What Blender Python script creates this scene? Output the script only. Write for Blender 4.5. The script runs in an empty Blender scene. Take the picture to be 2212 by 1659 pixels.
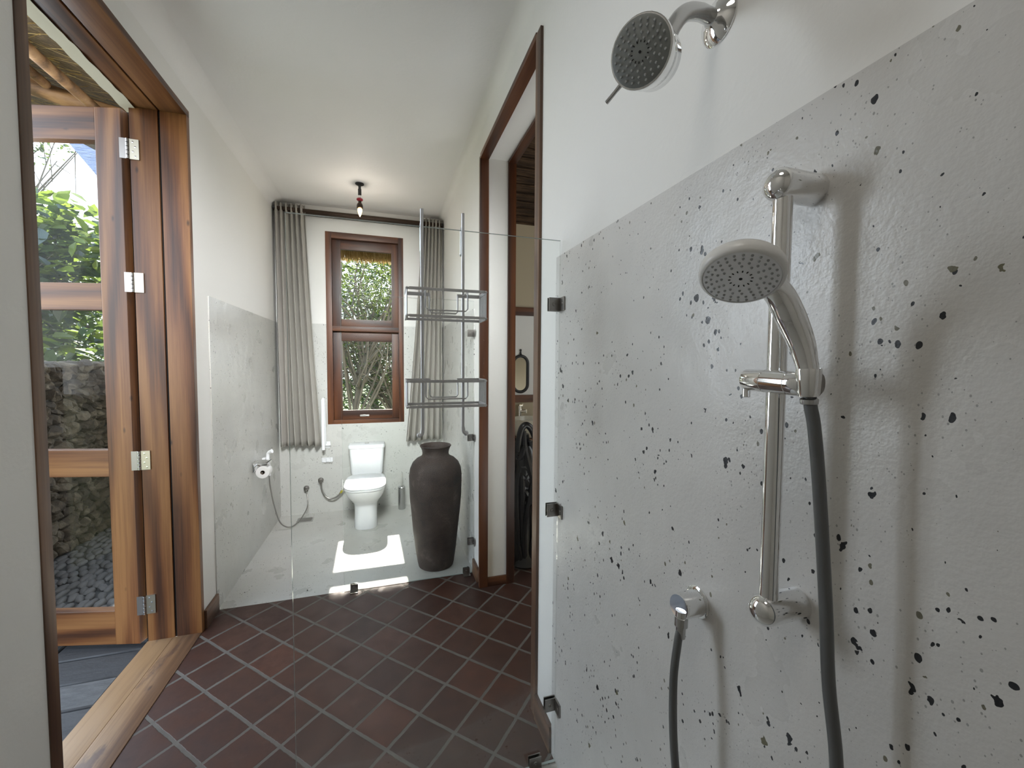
import bpy, bmesh, math, random
from math import sin, cos, pi, radians, sqrt
from mathutils import Vector, Matrix, noise
random.seed(7)
V = Vector
S = bpy.context.scene
COL = S.collection

# ------------------------------------------------------------------ camera
cd = bpy.data.cameras.new('camera'); cam = bpy.data.objects.new('camera', cd); COL.objects.link(cam)
cd.sensor_fit = 'HORIZONTAL'; cd.sensor_width = 36.0
cd.lens = 886.0 / 2212.0 * 36.0
cd.clip_start = 0.02; cd.clip_end = 200
r_ = V((0.95459833, -0.29784102, 0.00572296)); d_ = V((-0.0087288, -0.04716903, -0.99884878)); f_ = V((0.29776808, 0.95344943, -0.04762728))
m = Matrix((r_, -d_, -f_)).transposed().to_4x4(); m.translation = (0, 0, 1.5)
cam.matrix_world = m
S.camera = cam

# ------------------------------------------------------------------ sky, sun, daylight
S.view_settings.view_transform = 'Standard'; S.view_settings.look = 'None'
S.view_settings.gamma = 1.0; S.view_settings.use_curve_mapping = False
S.view_settings.exposure = 0.0
w = bpy.data.worlds.new('sky'); S.world = w; w.use_nodes = True
nt = w.node_tree; bg = nt.nodes['Background']
tc = nt.nodes.new('ShaderNodeTexCoord'); sp = nt.nodes.new('ShaderNodeSeparateXYZ'); rp = nt.nodes.new('ShaderNodeValToRGB')
nt.links.new(tc.outputs['Generated'], sp.inputs[0]); nt.links.new(sp.outputs['Z'], rp.inputs[0]); nt.links.new(rp.outputs[0], bg.inputs[0])
rp.color_ramp.elements[0].position = 0.0; rp.color_ramp.elements[0].color = (0.93, 0.97, 1, 1)
rp.color_ramp.elements[1].position = 0.9; rp.color_ramp.elements[1].color = (0.50, 0.70, 1, 1)
bg.inputs[1].default_value = 5.0

def light(name, kind, loc, energy, color, target=None, **kw):
    l = bpy.data.lights.new(name, kind); l.energy = energy; l.color = color
    for k, v in kw.items(): setattr(l, k, v)
    o = bpy.data.objects.new(name, l); COL.objects.link(o); o.location = loc
    if target is not None:
        o.rotation_euler = (V(target) - V(loc)).to_track_quat('-Z', 'Y').to_euler()
    return o
SUND = V((0.035, -1, -1.227))
light('sun', 'SUN', (0, 12, 14), 28.0, (1.0, 0.95, 0.86), V((0, 12, 14)) + SUND, angle=radians(0.6))
# daylight of the open garden side, coming in at the left door
light('daylight_door', 'AREA', (-2.35, 2.95, 1.95), 54.0, (0.80, 0.90, 1.0), (0.4, 0.9, 1.5), shape='RECTANGLE', size=0.85, size_y=2.1)
# added fill light over the shower bay, overhead and out of view
light('shower_fill', 'AREA', (-0.25, 0.1, 3.0), 5.0, (1.0, 0.95, 0.87), (-0.25, 0.1, 0), shape='DISK', size=0.5)
light('corridor_fill', 'AREA', (-0.2, 1.0, 2.98), 32.0, (0.97, 0.985, 1.0), (-0.25, 4.4, 1.2), shape='DISK', size=0.7, spread=radians(60))  # added fill, unseen, aimed at the toilet bay to brighten it
# added unseen fill light brightening the room beyond the doorway
light('washroom_fill', 'AREA', (3.6, 2.4, 1.9), 30.0, (0.92, 0.96, 1.0), (1.6, 4.6, 1.2), shape='RECTANGLE', size=1.2, size_y=1.4)

# ------------------------------------------------------------------ materials
class N:
    def __init__(s, name):
        s.m = bpy.data.materials.new(name); s.m.use_nodes = True; s.t = s.m.node_tree
        s.b = s.t.nodes['Principled BSDF']; s.o = s.t.nodes['Material Output']
    def n(s, typ, **kw):
        x = s.t.nodes.new('ShaderNode' + typ)
        for k, v in kw.items(): setattr(x, k, v)
        return x
    def l(s, a, b): s.t.links.new(a, b)
    def coord(s, scale=(1, 1, 1), rot=(0, 0, 0), loc=(0, 0, 0), out='Object'):
        c = s.n('TexCoord'); mp = s.n('Mapping'); s.l(c.outputs[out], mp.inputs[0])
        mp.inputs['Scale'].default_value = scale; mp.inputs['Rotation'].default_value = rot; mp.inputs['Location'].default_value = loc
        return mp.outputs[0]
    def noise(s, vec, scale, detail=3, rough=0.5):
        x = s.n('TexNoise'); x.inputs['Scale'].default_value = scale; x.inputs['Detail'].default_value = detail; x.inputs['Roughness'].default_value = rough
        s.l(vec, x.inputs['Vector']); return x
    def ramp(s, fac, stops):
        x = s.n('ValToRGB'); e = x.color_ramp.elements
        while len(e) < len(stops): e.new(0.5)
        for i, (p, c) in enumerate(stops):
            e[i].position = p; e[i].color = (*c, 1) if len(c) == 3 else c
        s.l(fac, x.inputs[0]); return x.outputs[0]
    def math(s, op, a, b=None, c=None):
        x = s.n('Math', operation=op)
        for i, v in enumerate((a, b, c)):
            if v is None: continue
            if isinstance(v, (int, float)): x.inputs[i].default_value = v
            else: s.l(v, x.inputs[i])
        return x.outputs[0]
    def mix(s, fac, a, b, blend='MIX'):
        x = s.n('Mix', data_type='RGBA', blend_type=blend)
        for i, v in ((0, fac), (6, a), (7, b)):
            if isinstance(v, (int, float)): x.inputs[i].default_value = v
            elif isinstance(v, tuple): x.inputs[i].default_value = (*v, 1)
            else: s.l(v, x.inputs[i])
        return x.outputs[2]
    def bump(s, h, strength, dist=0.01):
        x = s.n('Bump'); x.inputs['Strength'].default_value = strength; x.inputs['Distance'].default_value = dist
        s.l(h, x.inputs['Height']); s.l(x.outputs[0], s.b.inputs['Normal']); return x
    def set(s, color=None, rough=None, metal=None, **kw):
        def put(k, v):
            if v is None: return
            if hasattr(v, 'is_output'): s.l(v, s.b.inputs[k])
            elif isinstance(v, tuple) and len(v) == 3: s.b.inputs[k].default_value = (*v, 1)
            else: s.b.inputs[k].default_value = v
        put('Base Color', color); put('Roughness', rough); put('Metallic', metal)
        for k, v in kw.items(): put(k.replace('_', ' '), v)
        return s.m

def plain(name, color, rough=0.5, metal=0.0, bump=0.0, bscale=200, vary=0.0, **kw):
    a = N(name); c = a.coord(); nz = a.noise(c, bscale, 3)
    col = color
    if vary:
        n2 = a.noise(c, 9, 4); col = a.mix(n2.outputs[0], tuple(x * (1 - vary) for x in color), tuple(min(1, x * (1 + vary)) for x in color))
    if bump: a.bump(nz.outputs[0], bump, 0.002)
    return a.set(col, rough, metal, **kw)

def paint(name, color):
    a = N(name); c = a.coord(); n1 = a.noise(c, 2.0, 3); n2 = a.noise(c, 60, 3)
    col = a.mix(n1.outputs[0], tuple(x * 0.95 for x in color), color)
    a.bump(a.math('ADD', a.math('MULTIPLY', n1.outputs[0], 4.0), n2.outputs[0]), 0.12, 0.006)
    return a.set(col, 0.62)

def terrazzo(name, base, t1=0.86, t2=0.80, k=1.0):
    a = N(name); c = a.coord()
    dn = a.noise(c, 70, 2); dl = a.noise(c, 9, 2)
    def off(vec, nz, amt):
        s1 = a.n('VectorMath', operation='SUBTRACT'); a.l(nz.outputs['Color'], s1.inputs[0]); s1.inputs[1].default_value = (.5, .5, .5)
        s2 = a.n('VectorMath', operation='SCALE'); a.l(s1.outputs[0], s2.inputs[0]); s2.inputs['Scale'].default_value = amt
        s3 = a.n('VectorMath', operation='ADD'); a.l(vec, s3.inputs[0]); a.l(s2.outputs[0], s3.inputs[1]); return s3.outputs[0]
    vec = off(c, dn, 0.019)
    clus = a.math('ADD', 0.25, a.math('MULTIPLY', a.ramp(a.noise(c, 6.5, 2).outputs[0], [(0.32, (0, 0, 0)), (0.68, (1, 1, 1))]), 1.05))
    def chips(scale, thresh, size, stretch, rotx, vec=vec):
        mp = a.n('Mapping'); a.l(vec, mp.inputs[0]); mp.inputs['Scale'].default_value = stretch; mp.inputs['Rotation'].default_value = (rotx, rotx, 0.3)
        v = a.n('TexVoronoi', feature='F1', distance='EUCLIDEAN'); v.inputs['Scale'].default_value = scale; a.l(mp.outputs[0], v.inputs['Vector'])
        sc = a.n('SeparateColor'); a.l(v.outputs['Color'], sc.inputs[0])
        rad = a.math('MULTIPLY', a.math('MAXIMUM', a.math('SUBTRACT', sc.outputs[0], thresh), 0.0), size / (1 - thresh))
        rad = a.math('MULTIPLY', rad, clus)
        return a.math('GREATER_THAN', rad, v.outputs['Distance']), sc
    m1, s1 = chips(52 * k, t1, 0.38, (1, 1, 0.8), 0.5)
    m2, s2 = chips(112 * k, t2, 0.44, (1, 1, 0.7), 0.9, off(c, dn, 0.007))
    m3, s3 = chips(290, 0.76, 0.36, (1, 1, 0.7), 0.2, c)
    cl = a.noise(c, 2.2, 5, 0.65); cm = a.noise(c, 14, 4)
    b = a.mix(a.ramp(cl.outputs[0], [(0.3, (0, 0, 0)), (0.7, (1, 1, 1))]), tuple(x * 0.88 for x in base), base)
    b = a.mix(a.math('MULTIPLY', cm.outputs[0], 0.25), b, (base[0] * .82, base[1] * .82, base[2] * .80))
    b = a.mix(a.math('MULTIPLY', m3, 0.55), b, (0.10, 0.10, 0.095))
    dark = a.mix(a.math('GREATER_THAN', s2.outputs[1], 0.8), (0.018, 0.019, 0.022), (0.16, 0.15, 0.11))
    b = a.mix(m2, b, dark)
    dark1 = a.mix(a.math('GREATER_THAN', s1.outputs[2], 0.85), (0.012, 0.013, 0.016), (0.13, 0.12, 0.07))
    b = a.mix(m1, b, dark1)
    rn = a.noise(c, 5, 4)
    a.bump(a.math('ADD', a.noise(c, 150, 2).outputs[0], a.math('MULTIPLY', dl.outputs[0], 6.0)), 0.16, 0.004)
    rough = a.ramp(rn.outputs[0], [(0.3, (.25, .25, .25)), (0.7, (.38, .38, .38))])
    return a.set(b, rough)

def wood(name, tones, axis, scale=1.0, rough=0.38, seed=0.0, stain=0.0):
    """tones dark, mid, light; grain runs along axis 0/1/2"""
    a = N(name)
    st = [9.0, 9.0, 9.0]; st[axis] = 0.75
    oi = a.n('ObjectInfo'); c0 = a.n('TexCoord'); ad = a.n('VectorMath', operation='ADD')
    cb = a.n('CombineXYZ')
    for k in range(3): a.l(a.math('MULTIPLY', oi.outputs['Random'], 7.3 + k * 3.1), cb.inputs[k])
    a.l(c0.outputs['Object'], ad.inputs[0]); a.l(cb.outputs[0], ad.inputs[1])
    mp = a.n('Mapping'); a.l(ad.outputs[0], mp.inputs[0]); mp.inputs['Scale'].default_value = tuple(x * scale for x in st); mp.inputs['Location'].default_value = (seed, seed * 1.7, seed * .6)
    c = mp.outputs[0]
    big = a.noise(c, 0.8, 5, 0.6)
    wv = a.n('TexWave', wave_type='BANDS', bands_direction='DIAGONAL'); wv.inputs['Scale'].default_value = 0.42; wv.inputs['Distortion'].default_value = 16; wv.inputs['Detail'].default_value = 3; wv.inputs['Detail Scale'].default_value = 0.55; wv.inputs['Detail Roughness'].default_value = 0.6
    a.l(c, wv.inputs['Vector'])
    st2 = [130.0] * 3; st2[axis] = 2.2
    mp2 = a.n('Mapping'); a.l(ad.outputs[0], mp2.inputs[0]); mp2.inputs['Scale'].default_value = tuple(st2)
    fine = a.noise(mp2.outputs[0], 1.0, 5, 0.75)
    st4 = [30.0] * 3; st4[axis] = 0.9
    mp4 = a.n('Mapping'); a.l(ad.outputs[0], mp4.inputs[0]); mp4.inputs['Scale'].default_value = tuple(st4)
    streak = a.noise(mp4.outputs[0], 1.0, 3, 0.6)
    g = a.math('ADD', a.math('MULTIPLY', wv.outputs['Fac'], 0.22), a.math('ADD', a.math('MULTIPLY', big.outputs[0], 0.50), a.math('ADD', a.math('MULTIPLY', fine.outputs[0], 0.26), a.math('MULTIPLY', streak.outputs[0], 0.34))))
    col = a.ramp(g, [(0.50, tones[0]), (0.655, tones[1]), (0.82, tones[2])])
    st3 = [14.0] * 3; st3[axis] = 6.0
    mp3 = a.n('Mapping'); a.l(ad.outputs[0], mp3.inputs[0]); mp3.inputs['Scale'].default_value = tuple(st3)
    vo = a.n('TexVoronoi'); vo.inputs['Scale'].default_value = 0.55; a.l(mp3.outputs[0], vo.inputs['Vector'])
    kn = a.ramp(vo.outputs['Distance'], [(0.02, (1, 1, 1)), (0.07, (0, 0, 0))])
    col = a.mix(a.math('MULTIPLY', kn, 0.75), col, tuple(x * 0.25 for x in tones[0]))
    if stain:
        st5 = [7.0] * 3; st5[axis] = 2.4
        mp5 = a.n('Mapping'); a.l(ad.outputs[0], mp5.inputs[0]); mp5.inputs['Scale'].default_value = tuple(st5)
        sn = a.noise(mp5.outputs[0], 1.0, 5, 0.65)
        col = a.mix(a.math('MULTIPLY', a.ramp(sn.outputs[0], [(0.56, (0, 0, 0)), (0.63, (1, 1, 1))]), stain), col, (0.075, 0.042, 0.036))
    a.bump(fine.outputs[0], 0.10, 0.002)
    return a.set(col, rough)

ORANGE = ((0.040, 0.013, 0.004), (0.120, 0.043, 0.012), (0.215, 0.096, 0.031))
BROWN = ((0.030, 0.009, 0.004), (0.085, 0.027, 0.009), (0.15, 0.052, 0.018))
DUSKY = ((0.055, 0.027, 0.015), (0.11, 0.055, 0.030), (0.20, 0.11, 0.062))
PALE = ((0.060, 0.030, 0.018), (0.17, 0.090, 0.045), (0.33, 0.20, 0.10))
M = {}
for ax, nm in enumerate('xyz'):
    M['orange_' + nm] = wood('orange_wood_' + nm, ORANGE, ax)
    M['brown_' + nm] = wood('brown_wood_' + nm, BROWN, ax, rough=0.42)
    M['dusky_' + nm] = wood('dusky_wood_' + nm, DUSKY, ax, rough=0.4)
M['pale_y'] = wood('pale_wood', PALE, 1, 0.8, rough=0.33, stain=.75)
M['paint'] = paint('lime_paint', (0.79, 0.78, 0.75))
M['ceil'] = paint('ceiling_paint', (0.82, 0.81, 0.79))
M['terrazzo'] = terrazzo('terrazzo_panel', (0.645, 0.63, 0.605))
M['terrazzo_fine'] = terrazzo('terrazzo_fine', (0.60, 0.60, 0.57), 0.94, 0.88, 1.45)
M['terrazzo_floor'] = terrazzo('terrazzo_ground', (0.58, 0.575, 0.545), 0.96, 0.90, 1.3)
M['beige'] = paint('beige_plaster', (0.50, 0.42, 0.29))
M['plaster'] = paint('rough_plaster', (0.62, 0.58, 0.46))
M['chrome'] = plain('chrome', (0.82, 0.82, 0.82), 0.07, 1.0)
M['chrome_soft'] = plain('brushed_chrome', (0.50, 0.50, 0.50), 0.24, 1.0)
M['caddy_steel'] = plain('satin_steel', (0.50, 0.50, 0.505), 0.38, 0.3)
M['steel_dark'] = plain('dark_steel', (0.30, 0.285, 0.27), 0.32, 1.0)
M['brass_hinge'] = plain('hinge_steel', (0.40, 0.37, 0.30), 0.32, 1.0)
M['porcelain'] = plain('porcelain', (0.86, 0.87, 0.88), 0.08)
M['plastic_white'] = plain('white_plastic', (0.86, 0.87, 0.89), 0.3)
M['plastic_pearl'] = plain('pearl_plastic', (0.76, 0.755, 0.74), 0.33)
M['plastic_grey'] = plain('grey_plastic', (0.20, 0.212, 0.205), 0.42)
M['nub'] = plain('grey_silicone', (0.36, 0.37, 0.37), 0.5)
M['black'] = plain('black_iron', (0.012, 0.012, 0.013), 0.42)
M['black_hole'] = plain('black_gap', (0.006, 0.006, 0.006), 0.8)
M['bronze'] = plain('dark_bronze', (0.05, 0.032, 0.022), 0.35, 0.7)
M['red'] = plain('red_enamel', (0.35, 0.012, 0.03), 0.3)
M['paper'] = plain('paper', (0.80, 0.79, 0.77), 0.9)
M['card'] = plain('cardboard', (0.18, 0.13, 0.08), 0.9)
M['hose'] = plain('grey_hose', (0.12, 0.124, 0.124), 0.3, 0.25)
M['hose_braid'] = plain('braided_hose', (0.36, 0.35, 0.33), 0.35, 0.8)
M['carving'] = plain('black_carving', (0.010, 0.010, 0.012), 0.3)
M['basin'] = plain('stone_basin', (0.62, 0.58, 0.48), 0.35, vary=.1)
M['mirror'] = plain('mirror_glass', (0.86, 0.88, 0.90), 0.02, 1.0)
def slate():
    a = N('slate'); c = a.coord(); g = a.n('NewGeometry'); n1 = a.noise(a.coord((3, 12, 3)), 3, 6, .7)
    k = a.ramp(g.outputs['Random Per Island'], [(0, (0.040, 0.040, 0.042)), (0.5, (0.085, 0.084, 0.083)), (1, (0.14, 0.138, 0.135))])
    col = a.mix(a.ramp(n1.outputs[0], [(0.35, (0, 0, 0)), (0.7, (1, 1, 1))]), a.mix(0.6, k, (0.03, 0.03, 0.032)), k)
    a.bump(n1.outputs[0], 0.5, 0.01)
    return a.set(col, 0.7)
M['slate'] = slate()
M['pebble'] = plain('river_pebble', (0.10, 0.092, 0.085), 0.75, bump=.3, bscale=40, vary=.35)
M['mortar'] = plain('mortar', (0.05, 0.048, 0.045), 0.9)
M['soil'] = plain('soil', (0.07, 0.075, 0.03), 0.95, vary=.4)
M['bark'] = plain('bark', (0.11, 0.098, 0.08), 0.9, bump=.6, bscale=60, vary=.35)
M['pole'] = wood('roof_pole_wood', ((0.10, 0.05, 0.02), (0.24, 0.12, 0.05), (0.36, 0.20, 0.09)), 0, 1.0, 0.6)

def tile_mat():
    a = N('terracotta_tiles'); P = 0.188; ang = radians(-45.6)
    c = a.n('TexCoord'); sx = a.n('SeparateXYZ'); a.l(c.outputs['Object'], sx.inputs[0])
    x0, y0 = -0.26721504, 1.86630023
    def axis(dx, dy):
        return a.math('DIVIDE', a.math('ADD', a.math('MULTIPLY', a.math('SUBTRACT', sx.outputs[0], x0), dx), a.math('MULTIPLY', a.math('SUBTRACT', sx.outputs[1], y0), dy)), P)
    wob = a.noise(c.outputs['Object'], 14, 3)
    wj = a.math('MULTIPLY', a.math('SUBTRACT', wob.outputs[0], 0.5), 0.035)
    u = a.math('ADD', axis(cos(ang), sin(ang)), wj); v = a.math('ADD', axis(-sin(ang), cos(ang)), wj)
    def edge(q):
        fr = a.math('FRACT', q); return a.math('MINIMUM', fr, a.math('SUBTRACT', 1.0, fr))
    ed = a.math('MINIMUM', edge(u), edge(v))
    n1 = a.noise(c.outputs['Object'], 90, 4); n2 = a.noise(c.outputs['Object'], 11, 5, 0.6)
    edn = a.math('ADD', ed, a.math('MULTIPLY', a.math('SUBTRACT', n1.outputs[0], 0.5), 0.025))
    mask = a.ramp(edn, [(0.030, (0, 0, 0)), (0.042, (1, 1, 1))])
    cb = a.n('CombineXYZ'); a.l(a.math('FLOOR', u), cb.inputs[0]); a.l(a.math('FLOOR', v), cb.inputs[1])
    wn = a.n('TexWhiteNoise', noise_dimensions='2D'); a.l(cb.outputs[0], wn.inputs['Vector'])
    t = a.ramp(wn.outputs['Value'], [(0.0, (0.045, 0.018, 0.012)), (0.4, (0.074, 0.027, 0.015)), (0.75, (0.058, 0.023, 0.014)), (1.0, (0.095, 0.032, 0.017))])
    t = a.mix(a.ramp(n2.outputs[0], [(0.35, (0, 0, 0)), (0.7, (1, 1, 1))]), t, a.mix(0.5, t, (0.030, 0.014, 0.012)))
    n3 = a.noise(c.outputs['Object'], 5, 6, 0.75)
    t = a.mix(a.math('MULTIPLY', a.ramp(n3.outputs[0], [(0.58, (0, 0, 0)), (0.75, (1, 1, 1))]), 0.25), t, (0.22, 0.12, 0.09))
    g = a.mix(n2.outputs[0], (0.075, 0.066, 0.056), (0.17, 0.15, 0.128))
    col = a.mix(mask, g, t)
    a.bump(a.math('ADD', a.math('MULTIPLY', mask, 0.8), a.math('MULTIPLY', n2.outputs[0], 0.5)), 0.45, 0.004)
    rg = a.mix(mask, (0.8, 0.8, 0.8), a.ramp(n2.outputs[0], [(0.3, (.38, .38, .38)), (0.7, (.54, .54, .54))]))
    return a.set(col, rg)
M['tiles'] = tile_mat()

def glass_mat(name, tint, refl=0.9):
    a = N(name); t = a.t; t.nodes.remove(a.b)
    tr = a.n('BsdfTransparent'); tr.inputs[0].default_value = (*tint, 1)
    gl = a.n('BsdfGlossy'); gl.inputs['Roughness'].default_value = 0.0
    fr = a.n('Fresnel'); fr.inputs['IOR'].default_value = 1.45
    mx = a.n('MixShader'); a.l(a.math('MULTIPLY', fr.outputs[0], refl), mx.inputs[0]); a.l(tr.outputs[0], mx.inputs[1]); a.l(gl.outputs[0], mx.inputs[2])
    a.l(mx.outputs[0], a.o.inputs[0]); return a.m
M['glass'] = glass_mat('clear_glass', (0.985, 0.995, 0.99), 0.15)
M['pane'] = glass_mat('window_glass', (0.99, 0.995, 0.99), 0.02)
M['glass_edge'] = plain('polished_glass_edge', (0.42, 0.48, 0.46), 0.15)

def bulb_mat():
    a = N('lit_bulb'); a.b.inputs['Emission Color'].default_value = (1, 0.62, 0.22, 1); a.b.inputs['Emission Strength'].default_value = 5.0
    return a.set((1, .8, .5), 0.2)
M['bulb'] = bulb_mat()

def fabric():
    a = N('linen'); c = a.coord()
    wv = a.noise(a.coord((500, 500, 60)), 1, 2); wv2 = a.noise(a.coord((60, 60, 700)), 1, 2); n2 = a.noise(c, 3, 3)
    col = a.mix(n2.outputs[0], (0.37, 0.352, 0.318), (0.46, 0.438, 0.398))
    col = a.mix(a.math('MULTIPLY', wv.outputs[0], 0.35), col, (0.28, 0.262, 0.228))
    a.bump(a.math('ADD', wv.outputs[0], wv2.outputs[0]), 0.15, 0.001)
    return a.set(col, 0.9)
M['linen'] = fabric()

def clay():
    a = N('aged_clay'); c = a.coord(); n1 = a.noise(c, 7, 6, 0.7); n2 = a.noise(c, 40, 4); n3 = a.noise(a.coord((4, 4, 14)), 1, 4)
    col = a.ramp(n1.outputs[0], [(0.32, (0.012, 0.008, 0.007)), (0.46, (0.046, 0.030, 0.025)), (0.58, (0.070, 0.050, 0.043)), (0.70, (0.15, 0.12, 0.105))])
    col = a.mix(a.math('MULTIPLY', n3.outputs[0], 0.5), col, (0.022, 0.015, 0.013))
    a.bump(a.math('ADD', n1.outputs[0], a.math('MULTIPLY', n2.outputs[0], 0.15)), 0.25, 0.004)
    return a.set(col, a.ramp(n1.outputs[0], [(0.3, (.5, .5, .5)), (0.65, (.85, .85, .85))]))
M['clay'] = clay()

def stone():
    a = N('garden_stone'); c = a.coord(); v = a.n('TexVoronoi'); v.inputs['Scale'].default_value = 9; a.l(c, v.inputs['Vector'])
    n1 = a.noise(c, 25, 6, 0.7)
    sc = a.n('SeparateColor'); a.l(v.outputs['Color'], sc.inputs[0])
    col = a.ramp(sc.outputs[0], [(0, (0.05, 0.035, 0.022)), (0.5, (0.11, 0.08, 0.05)), (1, (0.19, 0.15, 0.10))])
    col = a.mix(a.ramp(n1.outputs[0], [(0.35, (0, 0, 0)), (0.65, (1, 1, 1))]), a.mix(0.6, col, (0.03, 0.025, 0.018)), col)
    a.bump(n1.outputs[0], 0.8, 0.02)
    return a.set(col, 0.9)
M['stone'] = stone()

def thatch(name, tones, axis, back=0.0):
    a = N(name); st = [70.0] * 3; st[axis] = 3.0
    n1 = a.noise(a.coord(tuple(st)), 1, 4, 0.7); n2 = a.noise(a.coord(), 5, 3)
    g = a.math('ADD', a.math('MULTIPLY', n1.outputs[0], 0.75), a.math('MULTIPLY', n2.outputs[0], 0.25))
    col = a.ramp(g, [(0.3, tones[0]), (0.5, tones[1]), (0.7, tones[2])])
    a.bump(n1.outputs[0], 1.0, 0.03)
    return a.set(col, 0.85)
STRAW = ((0.05, 0.032, 0.014), (0.22, 0.145, 0.065), (0.42, 0.30, 0.15))
M['thatch_x'] = thatch('thatch_x', ((0.025, 0.014, 0.006), (0.11, 0.065, 0.026), (0.24, 0.155, 0.072)), 0); M['thatch_z'] = thatch('thatch_z', STRAW, 2)
M['thatch_y'] = thatch('thatch_y', ((0.03, 0.018, 0.008), (0.10, 0.055, 0.025), (0.26, 0.16, 0.085)), 1)
M['thatch_blue'] = thatch('hazy_weathered_thatch', ((0.18, 0.24, 0.46), (0.32, 0.40, 0.68), (0.48, 0.56, 0.82)), 0)  # weathered thatch with the blue of sky haze painted into its colour

def leafy(name, c1, c2, trans=0.45, split=0.6):
    a = N(name); t = a.t; t.nodes.remove(a.b)
    g = a.n('NewGeometry'); wn = g.outputs['Random Per Island']
    col = a.ramp(wn, [(0.0, c1), (split, tuple(x * 1.5 for x in c1)), (min(.99, split + .12), c2), (1.0, tuple(x * 1.25 for x in c2))])
    df = a.n('BsdfDiffuse'); tl = a.n('BsdfTranslucent'); gl = a.n('BsdfGlossy'); gl.inputs['Roughness'].default_value = 0.35
    a.l(col, df.inputs[0]); a.l(a.mix(0.4, col, (0.26, 0.34, 0.06)), tl.inputs[0])
    m1 = a.n('MixShader'); m1.inputs[0].default_value = trans; a.l(df.outputs[0], m1.inputs[1]); a.l(tl.outputs[0], m1.inputs[2])
    m2 = a.n('MixShader'); m2.inputs[0].default_value = 0.06; a.l(m1.outputs[0], m2.inputs[1]); a.l(gl.outputs[0], m2.inputs[2])
    a.l(m2.outputs[0], a.o.inputs[0]); return a.m
M['leaf_lime'] = leafy('lime_leaf', (0.010, 0.028, 0.015), (0.105, 0.15, 0.016), 0.42, 0.62)
M['leaf_mid'] = leafy('green_leaf', (0.010, 0.026, 0.010), (0.055, 0.095, 0.018), 0.3, 0.6)
M['leaf_olive'] = leafy('olive_leaf', (0.022, 0.032, 0.014), (0.085, 0.105, 0.04), 0.3, 0.5)
def strawy():
    a = N('straw'); t = a.t; t.nodes.remove(a.b); g = a.n('NewGeometry')
    col = a.ramp(g.outputs['Random Per Island'], [(0, (0.20, 0.12, 0.045)), (0.6, (0.42, 0.28, 0.11)), (1, (0.60, 0.45, 0.22))])
    df = a.n('BsdfDiffuse'); tl = a.n('BsdfTranslucent'); a.l(col, df.inputs[0]); a.l(col, tl.inputs[0])
    m1 = a.n('MixShader'); m1.inputs[0].default_value = 0.3; a.l(df.outputs[0], m1.inputs[1]); a.l(tl.outputs[0], m1.inputs[2])
    a.l(m1.outputs[0], a.o.inputs[0]); return a.m
M['straw'] = strawy()

# ------------------------------------------------------------------ mesh helpers
def bmn(): return bmesh.new()

def box(bm, a, b, mi=0, bev=0.0, seg=2):
    x0, y0, z0 = (min(p, q) for p, q in zip(a, b)); x1, y1, z1 = (max(p, q) for p, q in zip(a, b))
    vs = [bm.verts.new(p) for p in ((x0, y0, z0), (x1, y0, z0), (x1, y1, z0), (x0, y1, z0), (x0, y0, z1), (x1, y0, z1), (x1, y1, z1), (x0, y1, z1))]
    fs = []
    for q in ((0, 3, 2, 1), (4, 5, 6, 7), (0, 1, 5, 4), (1, 2, 6, 5), (2, 3, 7, 6), (3, 0, 4, 7)):
        f = bm.faces.new([vs[i] for i in q]); f.material_index = mi; fs.append(f)
    if bev:
        es = list({e for f in fs for e in f.edges})
        bmesh.ops.bevel(bm, geom=es, offset=bev, segments=seg, profile=0.7, affect='EDGES')
    return vs

def frame_of(t):
    t = V(t).normalized(); up = V((0, 0, 1)) if abs(t.z) < 0.9 else V((0, 1, 0))
    u = t.cross(up).normalized(); return u, u.cross(t).normalized()

def smooth_path(pts, n=8):
    P = [V(p) for p in pts]
    if len(P) < 3: return P
    P = [2 * P[0] - P[1]] + P + [2 * P[-1] - P[-2]]; out = []
    for i in range(1, len(P) - 2):
        for k in range(n):
            t = k / n
            out.append(0.5 * ((2 * P[i]) + (-P[i-1] + P[i+1]) * t + (2*P[i-1] - 5*P[i] + 4*P[i+1] - P[i+2]) * t*t + (-P[i-1] + 3*P[i] - 3*P[i+1] + P[i+2]) * t**3))
    out.append(P[-2]); return out

def tube(bm, pts, r, seg=12, smooth=0, cap=True, mi=0, closed=False, flat=None):
    """r: number or list (interpolated); flat: (a,b) multipliers for an elliptic section"""
    P = smooth_path(pts, smooth) if smooth else [V(p) for p in pts]
    n = len(P)
    def rad(i):
        if isinstance(r, (int, float)): return r
        t = i / (n - 1) * (len(r) - 1); k = min(int(t), len(r) - 2); return r[k] + (r[k+1] - r[k]) * (t - k)
    rings = []; u = None
    for i, p in enumerate(P):
        if closed: t = P[(i+1) % n] - P[i-1]
        else: t = P[min(i+1, n-1)] - P[max(i-1, 0)]
        t.normalize()
        if u is None: u, v = frame_of(t)
        else:
            u = (u - t * u.dot(t)).normalized(); v = u.cross(t).normalized()
        fa, fb = flat or (1, 1)
        rings.append([bm.verts.new(p + (u * cos(2*pi*k/seg) * fa + v * sin(2*pi*k/seg) * fb) * rad(i)) for k in range(seg)])
    pairs = [(i, i+1) for i in range(n-1)] + ([(n-1, 0)] if closed else [])
    for a, b in pairs:
        for k in range(seg):
            f = bm.faces.new((rings[a][k], rings[a][(k+1) % seg], rings[b][(k+1) % seg], rings[b][k])); f.material_index = mi; f.smooth = True
    if cap and not closed:
        f = bm.faces.new(list(reversed(rings[0]))); f.material_index = mi
        f = bm.faces.new(rings[-1]); f.material_index = mi

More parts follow.
